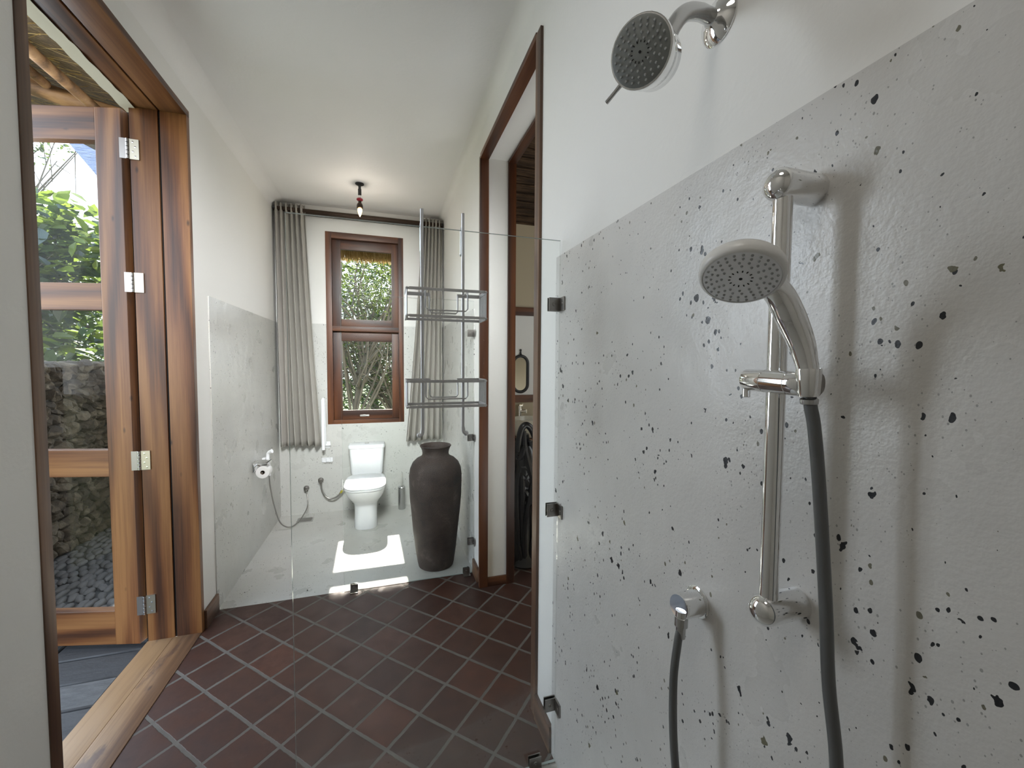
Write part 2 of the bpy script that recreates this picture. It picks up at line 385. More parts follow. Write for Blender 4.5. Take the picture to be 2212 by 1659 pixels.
def lathe(bm, prof, origin=(0, 0, 0), axis=(0, 0, 1), seg=32, mi=0, cap=True):
    """prof: list of (radius, height along axis)"""
    t = V(axis).normalized(); u, v = frame_of(t); o = V(origin); rings = []
    for r, h in prof:
        c = o + t * h
        if r < 1e-6: rings.append([bm.verts.new(c)])
        else: rings.append([bm.verts.new(c + (u * cos(2*pi*k/seg) + v * sin(2*pi*k/seg)) * r) for k in range(seg)])
    for A, B in zip(rings[:-1], rings[1:]):
        for k in range(seg):
            k2 = (k+1) % seg
            if len(A) == 1 and len(B) == 1: continue
            if len(A) == 1: q = (A[0], B[k2], B[k])
            elif len(B) == 1: q = (A[k], A[k2], B[0])
            else: q = (A[k], A[k2], B[k2], B[k])
            f = bm.faces.new(q); f.material_index = mi; f.smooth = True
    if cap:
        if len(rings[0]) > 1: bm.faces.new(list(reversed(rings[0]))).material_index = mi
        if len(rings[-1]) > 1: bm.faces.new(rings[-1]).material_index = mi

def cyl(bm, a, b, r, seg=20, mi=0, bev=0.0):
    L = (V(b) - V(a)).length
    pr = [(r, 0), (r, L)] if not bev else [(r - bev, 0), (r, bev), (r, L - bev), (r - bev, L)]
    lathe(bm, pr, a, V(b) - V(a), seg, mi)

def loft(bm, rings, mi=0, cap=True):
    R = [[bm.verts.new(p) for p in ring] for ring in rings]
    n = len(R[0])
    for A, B in zip(R[:-1], R[1:]):
        for k in range(n):
            f = bm.faces.new((A[k], A[(k+1) % n], B[(k+1) % n], B[k])); f.smooth = True; f.material_index = mi
    if cap:
        bm.faces.new(list(reversed(R[0]))).material_index = mi; bm.faces.new(R[-1]).material_index = mi

def build(name, bm, mats, parent=None, smooth_angle=40):
    bmesh.ops.recalc_face_normals(bm, faces=bm.faces[:])
    me = bpy.data.meshes.new(name)
    if parent is not None:
        bmesh.ops.translate(bm, vec=-parent_loc(parent), verts=bm.verts[:])
    bm.to_mesh(me); bm.free()
    for mt in (mats if isinstance(mats, (list, tuple)) else [mats]): me.materials.append(M[mt] if isinstance(mt, str) else mt)
    if smooth_angle:
        me.polygons.foreach_set('use_smooth', [True] * len(me.polygons))
        try: me.set_sharp_from_angle(angle=radians(smooth_angle))
        except Exception: pass
    o = bpy.data.objects.new(name, me); COL.objects.link(o)
    if parent is not None: o.parent = parent
    return o
def parent_loc(p):
    v = V((0, 0, 0))
    while p is not None: v += p.location; p = p.parent
    return v

def thing(name, label, cat, loc, group=None):
    o = bpy.data.objects.new(name, None); COL.objects.link(o); o.location = loc; o.empty_display_size = 0.1
    o['label'] = label; o['category'] = cat
    if group: o['group'] = group
    return o
def tag(o, label, cat, group=None):
    o['label'] = label; o['category'] = cat
    if group: o['group'] = group
    return o
def struct(o): o['kind'] = 'structure'; return o
def sroot(name, loc=(0, 0, 0)):
    o = bpy.data.objects.new(name, None); COL.objects.link(o); o.location = loc; o.empty_display_size = 0.1
    return struct(o)

XL, XR, YB, YF, ZC = -0.98, 0.61, 4.45, -1.25, 3.03      # inner faces of the bathroom
TZ = 1.89                                               # top of the terrazzo cladding
XO = -1.222                                            # outer face of the left wall

# ------------------------------------------------------------------ setting: floors, walls, ceiling
bm = bmn(); box(bm, (XL, 1.364, -0.12), (3.9, 2.842, 0)); struct(build('floor', bm, 'tiles'))
bm = bmn(); box(bm, (XR + .21, 2.842, -0.12), (3.9, 4.78, 0)); struct(build('floor', bm, 'tiles'))
bm = bmn(); box(bm, (XL, 2.842, -0.12), (XR, YB, 0.001)); struct(build('floor', bm, 'terrazzo_floor'))
bm = bmn(); box(bm, (XL, YF, -0.12), (XR, 1.364, 0.001)); struct(build('floor', bm, 'terrazzo_floor'))

DY0, DY1, DZ = 1.60, 2.62, 2.795                        # left door opening
bm = bmn()
box(bm, (XO, YF - .2, -.12), (XL, DY0 - .045, 3.3)); box(bm, (XO, DY1 + .035, -.12), (XL, YB + .2, 3.3)); box(bm, (XO, DY0 - .045, DZ + .035), (XL, DY1 + .035, 3.3))
box(bm, (XL, 2.838, 0), (XL + .006, YB, TZ), 1)
struct(build('wall_left', bm, ['paint', 'terrazzo_fine']))
RY0, RY1, RZ = 1.60, 2.64, 2.83                         # right doorway opening
bm = bmn()
box(bm, (XR, YF - .2, -.12), (XR + .22, RY0, 3.3)); box(bm, (XR, RY1, -.12), (XR + .22, YB + .2, 3.3)); box(bm, (XR, RY0, RZ), (XR + .22, RY1, 3.3))
box(bm, (XR - .006, YF, 0), (XR, 1.40, TZ), 1); box(bm, (XR - .006, 2.838, 0), (XR, YB, TZ), 1)
struct(build('wall_right', bm, ['paint', 'terrazzo']))
WX0, WX1, WZ0, WZ1 = -.54, .20, .89, 2.795              # window opening in the back wall
bm = bmn()
box(bm, (XL, YB, -.12), (WX0, YB + .2, 3.3)); box(bm, (WX1, YB, -.12), (XR, YB + .2, 3.3)); box(bm, (WX0, YB, -.12), (WX1, YB + .2, WZ0)); box(bm, (WX0, YB, WZ1), (WX1, YB + .2, 3.3))
box(bm, (XL, YB - .006, 0), (WX0, YB, TZ), 1); box(bm, (WX1, YB - .006, 0), (XR, YB, TZ), 1); box(bm, (WX0, YB - .006, 0), (WX1, YB, WZ0), 1)
struct(build('wall_back', bm, ['paint', 'terrazzo_fine']))
bm = bmn(); box(bm, (XL, YF - .2, -.12), (XR, YF, 3.3)); struct(build('wall_front', bm, 'paint'))
bm = bmn(); box(bm, (XL, YF, ZC), (XR, YB, ZC + .12)); struct(build('ceiling', bm, 'ceil'))
# soft plastered coves where walls meet the ceiling
def cove(y0, y1, x, sgn, R=.09):
    bm = bmn(); prof = [(x, ZC)] + [(x + sgn * R * (1 - cos(a)), ZC - R * (1 - sin(a))) for a in [k * pi / 2 / 8 for k in range(9)]]
    A = [bm.verts.new((p[0], y0, p[1])) for p in prof]; B = [bm.verts.new((p[0], y1, p[1])) for p in prof]
    n = len(prof)
    for k in range(n): bm.faces.new((A[k], A[(k+1) % n], B[(k+1) % n], B[k]))
    bm.faces.new(A); bm.faces.new(list(reversed(B)))
    return bm
struct(build('trim_1', cove(YF, YB, XL, 1), 'ceil')); struct(build('trim_2', cove(YF, YB, XR, -1, .06), 'paint'))
# skirtings
def skirt(name, pts, mat='dusky_y'):
    bm = bmn(); box(bm, *pts, 0, .003); return struct(build(name, bm, mat))
skirt('baseboard_left', ((XL, 2.656, 0), (XL + .016, 2.838, .105)))
skirt('baseboard_right', ((XR - .016, 2.70, 0), (XR, 2.838, .105)))
skirt('baseboard_right', ((XR - .016, 1.40, 0), (XR, 1.566, .105)))

# ------------------------------------------------------------------ left door: frame, threshold, open leaf
d1 = sroot('door_1', (XL, 2.1, 0))
def part(name, mat, parent, *boxes, bev=.003):
    bm = bmn()
    for a, b in boxes: box(bm, a, b, 0, bev)
    return build(name, bm, mat, parent)
# far jamb in two boards with a dark groove, and the room-side face
part('jamb', 'orange_z', d1, ((-1.222, 2.62, 0), (-1.102, 2.655, DZ)))
part('jamb', 'orange_z', d1, ((-1.092, 2.62, 0), (XL + .004, 2.655, DZ)))
part('jamb', 'dusky_z', d1, ((XO, DY0 - .045, 0), (XL + .004, DY0, DZ)))
part('jamb_shade_strip', 'black_hole', d1, ((-1.285, 2.735, -.05), (-1.222, 2.75, DZ + .03)))  # black strip standing in for the shade behind the open leaf
part('jamb_groove', 'black_hole', d1, ((-1.103, 2.63, 0), (-1.091, 2.655, DZ)), bev=0)
part('head', 'orange_y', d1, ((-1.222, DY0 - .045, DZ), (-1.102, 2.655, DZ + .035)))
part('head', 'orange_y', d1, ((-1.092, DY0 - .045, DZ), (XL + .004, 2.655, DZ + .035)))
part('head_groove', 'black_hole', d1, ((-1.103, DY0, DZ + .01), (-1.091, 2.64, DZ + .034)), bev=0)
part('threshold', 'pale_y', d1, ((-1.225, DY0, -.05), (-1.11, DY1, .003)), ((-1.108, DY0, -.05), (XL + .001, DY1, .004)), bev=.002)
# leaf swung outwards
leaf = bpy.data.objects.new('leaf', None); COL.objects.link(leaf); leaf.parent = d1
H = V((-1.262, 2.668, 0)); leaf.location = H - d1.location
leaf.rotation_euler = (0, 0, radians(180 - 14))
def lpart(name, mat, *boxes, bev=.003):           # leaf space: x runs from the hinge outwards, y through the thickness
    bm = bmn()
    for a, b in boxes: box(bm, a, b, 0, bev)
    bmesh.ops.recalc_face_normals(bm, faces=bm.faces[:])
    me = bpy.data.meshes.new(name); bm.to_mesh(me); bm.free(); me.materials.append(M[mat])
    o = bpy.data.objects.new(name, me); COL.objects.link(o); o.parent = leaf; return o
LW, T0, T1 = .92, -.05, .0
lpart('stile', 'orange_z', ((.022, T0, -.035), (.148, T1, 2.805)))
lpart('stile', 'orange_z', ((LW - .126, T0, -.035), (LW, T1, 2.805)))
for z0, z1 in ((2.64, 2.805), (1.772, 1.912), (.888, 1.032), (-.035, .150)):
    lpart('rail', 'orange_x', ((.148, T0 + .001, z0), (LW - .126, T1 - .001, z1)))
for z0, z1 in ((.150, .888), (1.032, 1.772), (1.912, 2.64)):
    lpart('pane', 'pane', ((.148, -.028, z0), (LW - .126, -.022, z1)), bev=0)
for z in (2.58, 1.91, .985, .206):                 # butt hinges on the jamb
    hp = bpy.data.objects.new('hinge', None); COL.objects.link(hp); hp.parent = d1; hp.location = V((-1.222, 2.62, z)) - d1.location
    bm = bmn(); box(bm, (-1.222, 2.614, z - .05), (-1.182, 2.620, z + .05)); build('hinge_plate', bm, 'brass_hinge', hp)
    bm = bmn(); box(bm, (-1.262, 2.612, z - .05), (-1.236, 2.616, z + .05)); build('hinge_plate', bm, 'steel_dark', hp)
    bm = bmn()
    for k in range(5): cyl(bm, (-1.229, 2.611, z - .05 + k * .0202), (-1.229, 2.611, z - .05 + k * .0202 + .0185), .0065, 10, 0, .001)
    build('hinge_knuckle', bm, 'chrome_soft', hp)
    bm = bmn()
    for k in range(4): lathe(bm, [(.005, 0), (.0042, .0012), (0, .0016)], (-1.197 - .01 * (k % 2), 2.614, z - .036 + k * .024), (0, -1, 0), 10)
    build('screws', bm, 'chrome', hp)
# plaster edge of the outer wall above the door
bm = bmn(); k = 0; pr = []
for i in range(40):
    y = DY0 - .1 + i * .03; pr.append((y, DZ - .004 - .010 * (noise.noise(V((i * .45, 0, 0))) + .4) - random.uniform(0, .003)))
A = [bm.verts.new((XO - .03, y, z)) for y, z in pr]; A2 = [bm.verts.new((XO - .03, y, 3.15)) for y, z in pr]
B = [bm.verts.new((XO + .028, y, z + .004)) for y, z in pr]; B2 = [bm.verts.new((XO + .0005, y, 3.15)) for y, z in pr]
for i in range(39):
    bm.faces.new((A[i], A[i+1], A2[i+1], A2[i])); bm.faces.new((A[i], A[i+1], B[i+1], B[i]))
struct(build('trim_3', bm, 'plaster'))

# ------------------------------------------------------------------ right doorway with thick white reveal
d2 = sroot('door_2', (XR, 2.1, 0))
def ring_frame(x0, x1, wdt):
    out = []
    for y0, y1, z0, z1, mt in ((RY1 - .001, RY1 + wdt, 0, RZ + wdt, 'brown_z'), (RY0 - wdt, RY0 + .001, 0, RZ + wdt, 'dusky_z'), (RY0 + .001, RY1 - .001, RZ - .001, RZ + wdt, 'brown_y')):
        out.append((mt, ((x0, y0, z0), (x1, y1, z1))))
    return out
# timber lining at both faces of the wall, set into the reveal
LN = .018
for x0, x1 in ((XR - .012, XR + .046), (XR + .178, XR + .232)):
    part('jamb', 'brown_z', d2, ((x0, RY1 - LN, 0), (x1, RY1 + .012 * (x0 < XR), RZ)))
    part('jamb', 'dusky_z', d2, ((x0, RY0 - .035 * (x0 < XR), 0), (x1, RY0 + LN, RZ)))
    part('head', 'brown_y', d2, ((x0, RY0 + LN, RZ - LN), (x1, RY1 - LN, RZ + .012 * (x0 < XR))))
part('skirting', 'brown_x', d2, ((XR + .046, RY1 - .016, 0), (XR + .178, RY1 - .001, .06)))

# ------------------------------------------------------------------ back window with two sashes
w1 = sroot('window_1', (-.17, YB, WZ0))
FY0, FY1 = YB - .008, YB + .12
part('frame', 'brown_z', w1, ((WX0, FY0, WZ0), (WX0 + .055, FY1, WZ1)))
part('frame', 'brown_z', w1, ((WX1 - .05, FY0, WZ0), (WX1, FY1, WZ1)))
part('frame', 'brown_x', w1, ((WX0 + .055, FY0, WZ1 - .06), (WX1 - .05, FY1, WZ1)))
part('frame', 'brown_x', w1, ((WX0 + .055, FY0, WZ0), (WX1 - .05, FY1, WZ0 + .04)))
part('transom', 'brown_x', w1, ((WX0 + .055, FY0 + .004, 1.825), (WX1 - .05, FY1, 1.872)))
X0, X1 = WX0 + .055, WX1 - .05
for z0, z1, pz0, pz1 in ((WZ0 + .04, 1.825, 1.02, 1.727), (1.872, WZ1 - .06, 1.948, 2.645)):
    sash = bpy.data.objects.new('sash', None); COL.objects.link(sash); sash.parent = w1; sash.location = V((-.17, YB + .05, z0)) - w1.location
    part('sash_stile', 'brown_z', sash, ((X0, YB + .045, z0), (-.405, YB + .085, z1)))
    part('sash_stile', 'brown_z', sash, ((.082, YB + .045, z0), (X1, YB + .085, z1)))
    part('sash_rail', 'brown_x', sash, ((-.405, YB + .046, z0), (.082, YB + .084, pz0)))
    part('sash_rail', 'brown_x', sash, ((-.405, YB + .046, pz1), (.082, YB + .084, z1)))
    part('pane', 'pane', sash, ((-.405, YB + .062, pz0), (.082, YB + .067, pz1)), bev=0)
bm = bmn(); box(bm, (-.24, YB + .034, .955), (-.15, YB + .045, .972), 0, .003); tube(bm, [(-.235, YB + .036, .965), (-.20, YB + .02, .972), (-.165, YB + .03, .962)], .005, 8, 4)
build('latch', bm, 'plastic_pearl', w1)

# ------------------------------------------------------------------ glass screens
def screen(name, label, x0, y, x1, z1, walls, feet, toward):
    t = thing(name, label, 'glass screen', ((x0 + x1) / 2, y, 0), 'clear glass screens')
    bm = bmn(); z0 = .006
    vs = box(bm, (x0, y - .005, z0), (x1, y + .005, z1))
    for f in bm.faces:
        f.material_index = 0 if abs(f.normal.y) > .5 else 1
    bm.normal_update()
    for f in bm.faces: f.material_index = 0 if abs(f.normal.y) > .5 or f.normal.x > .5 else 1
    build('pane', bm, ['glass', 'glass_edge'], t, 0)
    for z in walls:
        bm = bmn(); xw = XR - .0062
        box(bm, (xw - .045, y - .0095, z - .024), (xw - .001, y - .005, z + .024), 0, .002); box(bm, (xw - .045, y + .005, z - .024), (xw - .001, y + .0095, z + .024), 0, .002)
        box(bm, (xw - .006, y - .046, z - .024), (xw, y - .0095, z + .024), 0, .002)
        lathe(bm, [(.007, 0), (.006, .002), (.003, .0025), (.003, .001), (0, .001)], (xw - .026, y - .0095, z), (0, -1, 0), 14, 0)
        lathe(bm, [(.006, 0), (.005, .002), (0, .002)], (xw - .006, y - .032, z), (-1, 0, 0), 14, 0)
        build('wall_clip', bm, 'steel_dark', t)
    for x in feet:
        bm = bmn(); box(bm, (x - .024, y - .0095, .002), (x + .024, y - .005, .046), 0, .002); box(bm, (x - .024, y + .005, .002), (x + .024, y + .0095, .046), 0, .002); box(bm, (x - .024, y - .046, .001), (x + .024, y - .0095, .006), 0, .001)
        lathe(bm, [(.007, 0), (.006, .002), (.003, .0025), (.003, .001), (0, .001)], (x, y - .0095, .026), (0, -1, 0), 14, 0)
        build('floor_clip', bm, 'steel_dark', t)
    return t
screen('glass_screen', 'near clear glass shower screen clipped to the terrazzo wall, wire caddy hanging on it', -.272, 1.364, XR - .007, 1.94, (1.714, .972, .234), (.523,), -1)
screen('glass_screen', 'far clear glass screen between red tiles and toilet, in front of the clay jar', -.262, 2.836, XR - .007, 1.94, (1.716, .982, .235), (-.20, .55), -1)

# ------------------------------------------------------------------ wire caddy on the near screen
cx_, gy = .185, 1.364
cad = thing('shower_caddy', 'chrome two-tier wire shower caddy hooked over the near glass screen', 'shower caddy', (cx_, gy - .02, 1.27))
for sx in (-1, 1):
    x = cx_ + sx * .066; bm = bmn()
    tube(bm, [(x, gy - .012, 1.275), (x, gy - .012, 1.94), (x, gy - .010, 1.948), (x, gy, 1.951), (x, gy + .010, 1.948), (x, gy + .013, 1.94), (x, gy + .014, 1.875), (x, gy + .018, 1.868), (x, gy + .03, 1.868)], .0052, 8, 3)
    tube(bm, [(x, gy - .012, 1.29), (x + sx * .003, gy - .014, 1.272), (x + sx * .012, gy - .016, 1.266)], .006, 8)
    build('hanger_rod', bm, 'caddy_steel', cad)
    bm = bmn(); lathe(bm, [(.008, 0), (.009, .004), (.006, .009)], (x + sx * .011, gy - .006, 1.268), (0, -1, 0), 12); build('foot_pad', bm, 'plastic_white', cad)
for zt, zb in ((1.722, 1.642), (1.448, 1.372)):
    bk = bpy.data.objects.new('basket', None); COL.objects.link(bk); bk.parent = cad; bk.location = V((cx_, 1.29, zb)) - cad.location
    xa, xb, yf, yb = cx_ - .119, cx_ + .119, 1.243, 1.342
    def flatbar(bm, pts, hgt=.006, th=.0028):
        tube(bm, pts, 1.0, 8, 0, True, 0, False, None) if False else None
    bm = bmn()
    for z in (zt, zb):
        for a, b in (((xa + .006, yf - .0025, z - .0042), (xb - .006, yf + .0025, z + .0042)), ((xa - .0025, yf + .006, z - .0055), (xa + .0025, yb, z + .0055)), ((xb - .0025, yf + .006, z - .0055), (xb + .0025, yb, z + .0055))):
            box(bm, a, b, 0, .001)
        for xx, s in ((xa, 1), (xb, -1)):
            tube(bm, [(xx, yf + .007, z), (xx + s * .002, yf + .002, z), (xx + s * .007, yf, z)], .0042, 8, 3, flat=(1.2, .7))
    for a, b in ((xa, xa + .075), (xb - .075, xb)): box(bm, (a, yb - .0025, zt - .0055), (b, yb + .0025, zt + .0055), 0, .001)
    box(bm, (xa, yb - .0025, zb - .004), (xb, yb + .0025, zb + .004), 0, .001)
    build('basket_rim', bm, 'caddy_steel', bk)
    bm = bmn()
    for xx in (xa, xb):
        for k in range(7):
            y = yf + .004 + k * (yb - yf - .006) / 6; tube(bm, [(xx, y, zb), (xx, y, zt)], .0016, 6)
    for k, (hw, y) in enumerate(((.064, 1.262), (.045, 1.332))):
        tube(bm, [(cx_ - hw, y, zt), (cx_ - hw, y, zb + .028), (cx_ - hw + .006, y, zb + .021), (cx_ + hw - .006, y, zb + .021), (cx_ + hw, y, zb + .028), (cx_ + hw, y, zt)], .0022, 6)
        tube(bm, [(cx_ - hw, y, zt), (cx_ - hw, yb, zt)], .0018, 6); tube(bm, [(cx_ + hw, y, zt), (cx_ + hw, yb, zt)], .0018, 6)
    build('basket_wires', bm, 'caddy_steel', bk)

# ------------------------------------------------------------------ overhead shower
TW = XR - .006
FC = V((.368, .548, 1.965)); fn = V((-.79, -.52, -.32)).normalized()
oh = thing('overhead_shower', 'chrome fixed shower head on a bent arm high on the white wall', 'shower head', (XR, .653, 2.149))
bm = bmn(); lathe(bm, [(.042, 0), (.042, .003), (.036, .010), (.024, .016), (.018, .019), (.015, .022)], (XR, .653, 2.149), (-1, 0, 0), 36); build('flange', bm, 'chrome', oh)
bm = bmn(); bk_ = FC - fn * .078
tube(bm, [(XR - .01, .653, 2.149), (.575, .646, 2.145), (.541, .630, 2.130), (.500, .612, 2.104), (.468, .600, 2.068), tuple(bk_ - fn * .002 + V((0, 0, .012)))], .0135, 18, 8); build('arm', bm, 'chrome_soft', oh)
bm = bmn(); lathe(bm, [(.006, -.084), (.020, -.082), (.034, -.074), (.0415, -.060), (.043, -.036), (.0435, -.034), (.0425, -.033), (.0445, -.030), (.0475, -.006), (.0470, -.001), (.0445, 0)], FC, fn, 40); build('body', bm, 'chrome', oh)
def spray_face(o, n, R, bump_r, rings, col, nub, parent, name='spray_face', spoke=14):
    bm = bmn(); u, v = frame_of(n)
    lathe(bm, [(0, -.004), (R, -.004), (R, .0006), (R * .97, .0014), (0, .0014)], o, n, 40)
    fo = build(name, bm, col, parent)
    bm = bmn()
    for rr, cnt, ph in rings:
        for k in range(cnt):
            a = 2 * pi * (k + ph) / cnt; p = V(o) + (u * cos(a) + v * sin(a)) * rr + V(n) * .0012
            lathe(bm, [(bump_r, 0), (bump_r * .75, .0016), (0, .002)], p, n, 8)
    nb = build('nozzles', bm, nub, fo); nb['kind'] = 'stuff'
    bm = bmn()
    for k in range(spoke):
        a = 2 * pi * k / spoke; dd = u * cos(a) + v * sin(a); p = V(o) + dd * R * .26 + V(n) * .0014
        tube(bm, [p, p + dd * R * .06], R * .018, 6)
    lathe(bm, [(R * .045, 0), (R * .045, .0006), (0, .0008)], V(o) + V(n) * .0014, n, 12)
    build('jet_slots', bm, 'black_hole', fo)
spray_face(FC + fn * .0002, fn, .0445, .0021, [(.0385, 22, 0), (.0315, 20, .5), (.0235, 14, 0), (.0165, 10, .3)], 'plastic_grey', 'nub', oh)
bm = bmn(); wl = (r_ * -.577 + d_ * .433 + f_ * .69).normalized(); lb = FC - fn * .02
tube(bm, [lb + wl * .036, lb + wl * .060, lb + wl * .080], [.0042, .0032, .0034], 10); build('lever', bm, 'chrome_soft', oh)

# ------------------------------------------------------------------ slide bar, hand shower, hose, wall outlet
bx, by = .545, .455
sb = thing('shower_slide_bar', 'vertical chrome slide bar with rounded wall brackets on terrazzo', 'shower rail', (TW, by, 1.12))
bm = bmn(); cyl(bm, (bx, by, 1.125), (bx, by, 1.765), .0127, 28); build('bar', bm, 'chrome', sb)
for z in (1.757, 1.137):
    bm = bmn(); R = .0225
    lathe(bm, [(R, 0), (R, .066)] + [(R * cos(a), .066 + R * sin(a) * .8) for a in [k * pi / 2 / 8 for k in range(1, 9)]], (TW, by, z), (-1, 0, 0), 32); build('wall_bracket', bm, 'chrome', sb)
sl = bpy.data.objects.new('slider', None); COL.objects.link(sl); sl.parent = sb; sl.location = V((bx, by, 1.478)) - sb.location
bm = bmn(); ax0, ax1 = V((.533, .494, 1.479)), V((.527, .398, 1.476)); dd = (ax1 - ax0)
L = dd.length
lathe(bm, [(.0150, 0), (.0162, .002), (.0165, .035), (.0158, .0355), (.0158, .0365), (.0165, .037), (.0165, .075), (.0158, .0755), (.0158, .0765), (.0165, .077), (.0165, L - .003), (.0150, L)], ax0, dd, 32); build('slider_body', bm, 'chrome', sl)
bm = bmn(); cyl(bm, (.530, .492, 1.466), (.530, .492, 1.452), .0055, 14, 0, .001); build('stop_pin', bm, 'chrome', sl)
bm = bmn(); lathe(bm, [(.014, 0), (.0175, .004), (.0175, .010), (.012, .014)], (.544, .405, 1.477), (.35, -1, 0), 24); build('end_cap', bm, 'steel_dark', sl)
bm = bmn(); lathe(bm, [(.0115, 0), (.0128, .004), (.0150, .034), (.0145, .036), (.0132, .036), (.0115, .004)], (.5265, .393, 1.461), (-.05, 0, 1), 28, 0, False); build('cradle', bm, 'chrome', sl)

HF = V((.420, .4035, 1.607)); hn = V((-.4285, -.3484, -.8358)).normalized()
hs = thing('hand_shower', 'round pearl-faced hand shower held in the slide bar cradle', 'hand shower', (.5265, .393, 1.461))
bm = bmn()
tube(bm, [(.5275, .3925, 1.468), (.5245, .392, 1.487), (.521, .394, 1.507), (.515, .398, 1.534), (.500, .402, 1.566), (.480, .405, 1.596), tuple(HF - hn * .030)], [.0105, .0120, .0130, .0155, .0175, .0165, .022], 24, 8); build('handle', bm, 'chrome', hs)
bm = bmn(); lathe(bm, [(.004, -.036), (.019, -.035), (.032, -.030), (.042, -.023), (.0465, -.0175), (.047, -.0165)], HF, hn, 48); build('back_shell', bm, 'chrome_soft', hs)
bm = bmn(); lathe(bm, [(.0470, -.0168), (.0483, -.0145), (.0486, -.008), (.0474, -.002), (.0444, .0005), (.0432, .0005), (.0429, -.002)], HF, hn, 48); build('rim', bm, 'plastic_pearl', hs)
spray_face(HF - hn * .001, hn, .0429, .0017, [(.0388, 26, 0), (.0330, 24, .5), (.0265, 16, 0), (.021, 12, .2)], 'plastic_white', 'nub', hs)

ho = thing('shower_hose', 'smooth dark grey shower hose looping from hand shower to wall outlet', 'hose', (.545, .5, .45))
bm = bmn()
tube(bm, [(.5275, .3925, 1.462), (.5285, .3905, 1.445), (.531, .387, 1.420), (.537, .382, 1.345), (.543, .372, 1.196), (.5475, .367, 1.090), (.555, .358, .982), (.562, .362, .86), (.560, .40, .66), (.552, .47, .52), (.545, .54, .50), (.538, .605, .60), (.535, .635, .74), (.534, .642, .877), (.543, .644, .955), (.550, .645, .985)], .0077, 18, 10); build('tube', bm, 'hose', ho)
bm = bmn(); lathe(bm, [(.0085, 0), (.0105, .002), (.0100, .008), (.0085, .009)], (.5275, .3925, 1.459), (.04, .02, -1), 20); build('end_nut', bm, 'chrome_soft', ho)
bm = bmn(); lathe(bm, [(.0090, -.022), (.0092, 0), (.0125, .001), (.0125, .018), (.011, .019)], (.551, .645, .990), (.05, .02, 1), 20); build('end_nut', bm, 'chrome_soft', ho)
wo = thing('hose_outlet', 'round chrome hose outlet on the terrazzo wall below the slide bar', 'wall outlet', (TW, .660, 1.022))
bm = bmn(); lathe(bm, [(.031, 0), (.031, .003), (.028, .005), (.021, .005)], (TW, .660, 1.022), (-1, 0, 0), 32); build('rosette', bm, 'chrome', wo)
bm = bmn(); lathe(bm, [(.0215, .006), (.0255, .010), (.0240, .052), (.0225, .055), (0, .0552)], (TW, .658, 1.022), (-1, -.12, .06), 32); build('body', bm, 'chrome', wo)
bm = bmn(); lathe(bm, [(.0115, 0), (.0115, .014)], (.552, .6455, 1.007), (.03, .02, 1), 20); build('spout', bm, 'chrome', wo)

# ------------------------------------------------------------------ toilet
tx = -.17
to = thing('toilet', 'white close-coupled toilet with lid down under the window', 'toilet', (tx, 4.1, 0))
def dsec(z, hw, yf, yb, e=2.6, n=40):
    ym = yf + min(hw * 1.15, (yb - yf) * .62); out = []
    for k in range(n):
        a = 2 * pi * k / n; c_, s_ = cos(a), sin(a)
        x = hw * math.copysign(abs(c_) ** (2 / e), c_)
        if s_ < 0: y = ym - (ym - yf) * abs(s_) ** (2 / e)
        else: y = ym + (yb - ym) * abs(s_) ** (2 / 6)
        out.append(V((tx + x, y, z)))
    return out
bm = bmn()
loft(bm, [dsec(*a) for a in ((.001, .100, 3.865, 4.36), (.006, .102, 3.862, 4.36), (.10, .098, 3.87, 4.36), (.20, .099, 3.868, 4.37), (.235, .106, 3.855, 4.38), (.265, .125, 3.82, 4.39), (.30, .148, 3.775, 4.40), (.335, .164, 3.742, 4.40), (.365, .172, 3.722, 4.40), (.383, .175, 3.714, 4.40), (.388, .172, 3.718, 4.40))])
build('bowl', bm, 'porcelain', to)
bm = bmn(); loft(bm, [dsec(z, hw, yf, 4.205, 3.0) for z, hw, yf in ((.390, .172, 3.712), (.392, .176, 3.706), (.402, .177, 3.704), (.405, .174, 3.708))]); build('seat', bm, 'porcelain', to)
bm = bmn(); loft(bm, [dsec(z, hw, yf, 4.20, 3.0) for z, hw, yf in ((.4075, .172, 3.712), (.409, .178, 3.704), (.419, .178, 3.703), (.426, .172, 3.712), (.429, .155, 3.735))]); build('lid', bm, 'porcelain', to)
bm = bmn()
def rrect(z, hx, y0, y1, r=.03, n=6):
    out = []
    for cxx, cyy, a0 in ((tx + hx - r, y1 - r, 0), (tx - hx + r, y1 - r, pi/2), (tx - hx + r, y0 + r, pi), (tx + hx - r, y0 + r, 3*pi/2)):
        for k in range(n + 1): a = a0 + pi/2 * k / n; out.append(V((cxx + r * cos(a), cyy + r * sin(a), z)))
    return out
loft(bm, [rrect(.389, .140, 4.285, 4.440), rrect(.42, .148, 4.272, 4.440), rrect(.60, .160, 4.258, 4.442), rrect(.662, .163, 4.255, 4.442)]); build('cistern', bm, 'porcelain', to)
bm = bmn(); loft(bm, [rrect(.663, .165, 4.252, 4.443), rrect(.666, .171, 4.246, 4.443), rrect(.688, .172, 4.245, 4.443), rrect(.697, .166, 4.252, 4.442), rrect(.699, .150, 4.27, 4.43)]); build('cistern_lid', bm, 'porcelain', to)
bm = bmn(); lathe(bm, [(.022, 0), (.022, .004), (.019, .007), (0, .008)], (tx, 4.345, .699), (0, 0, 1), 24); build('flush_button', bm, 'chrome', to)
for s in (-1, 1):
    bm = bmn(); cyl(bm, (tx + s * .075 - .02, 4.212, .408), (tx + s * .075 + .02, 4.212, .408), .011, 14, 0, .002); build('lid_hinge', bm, 'chrome', to)

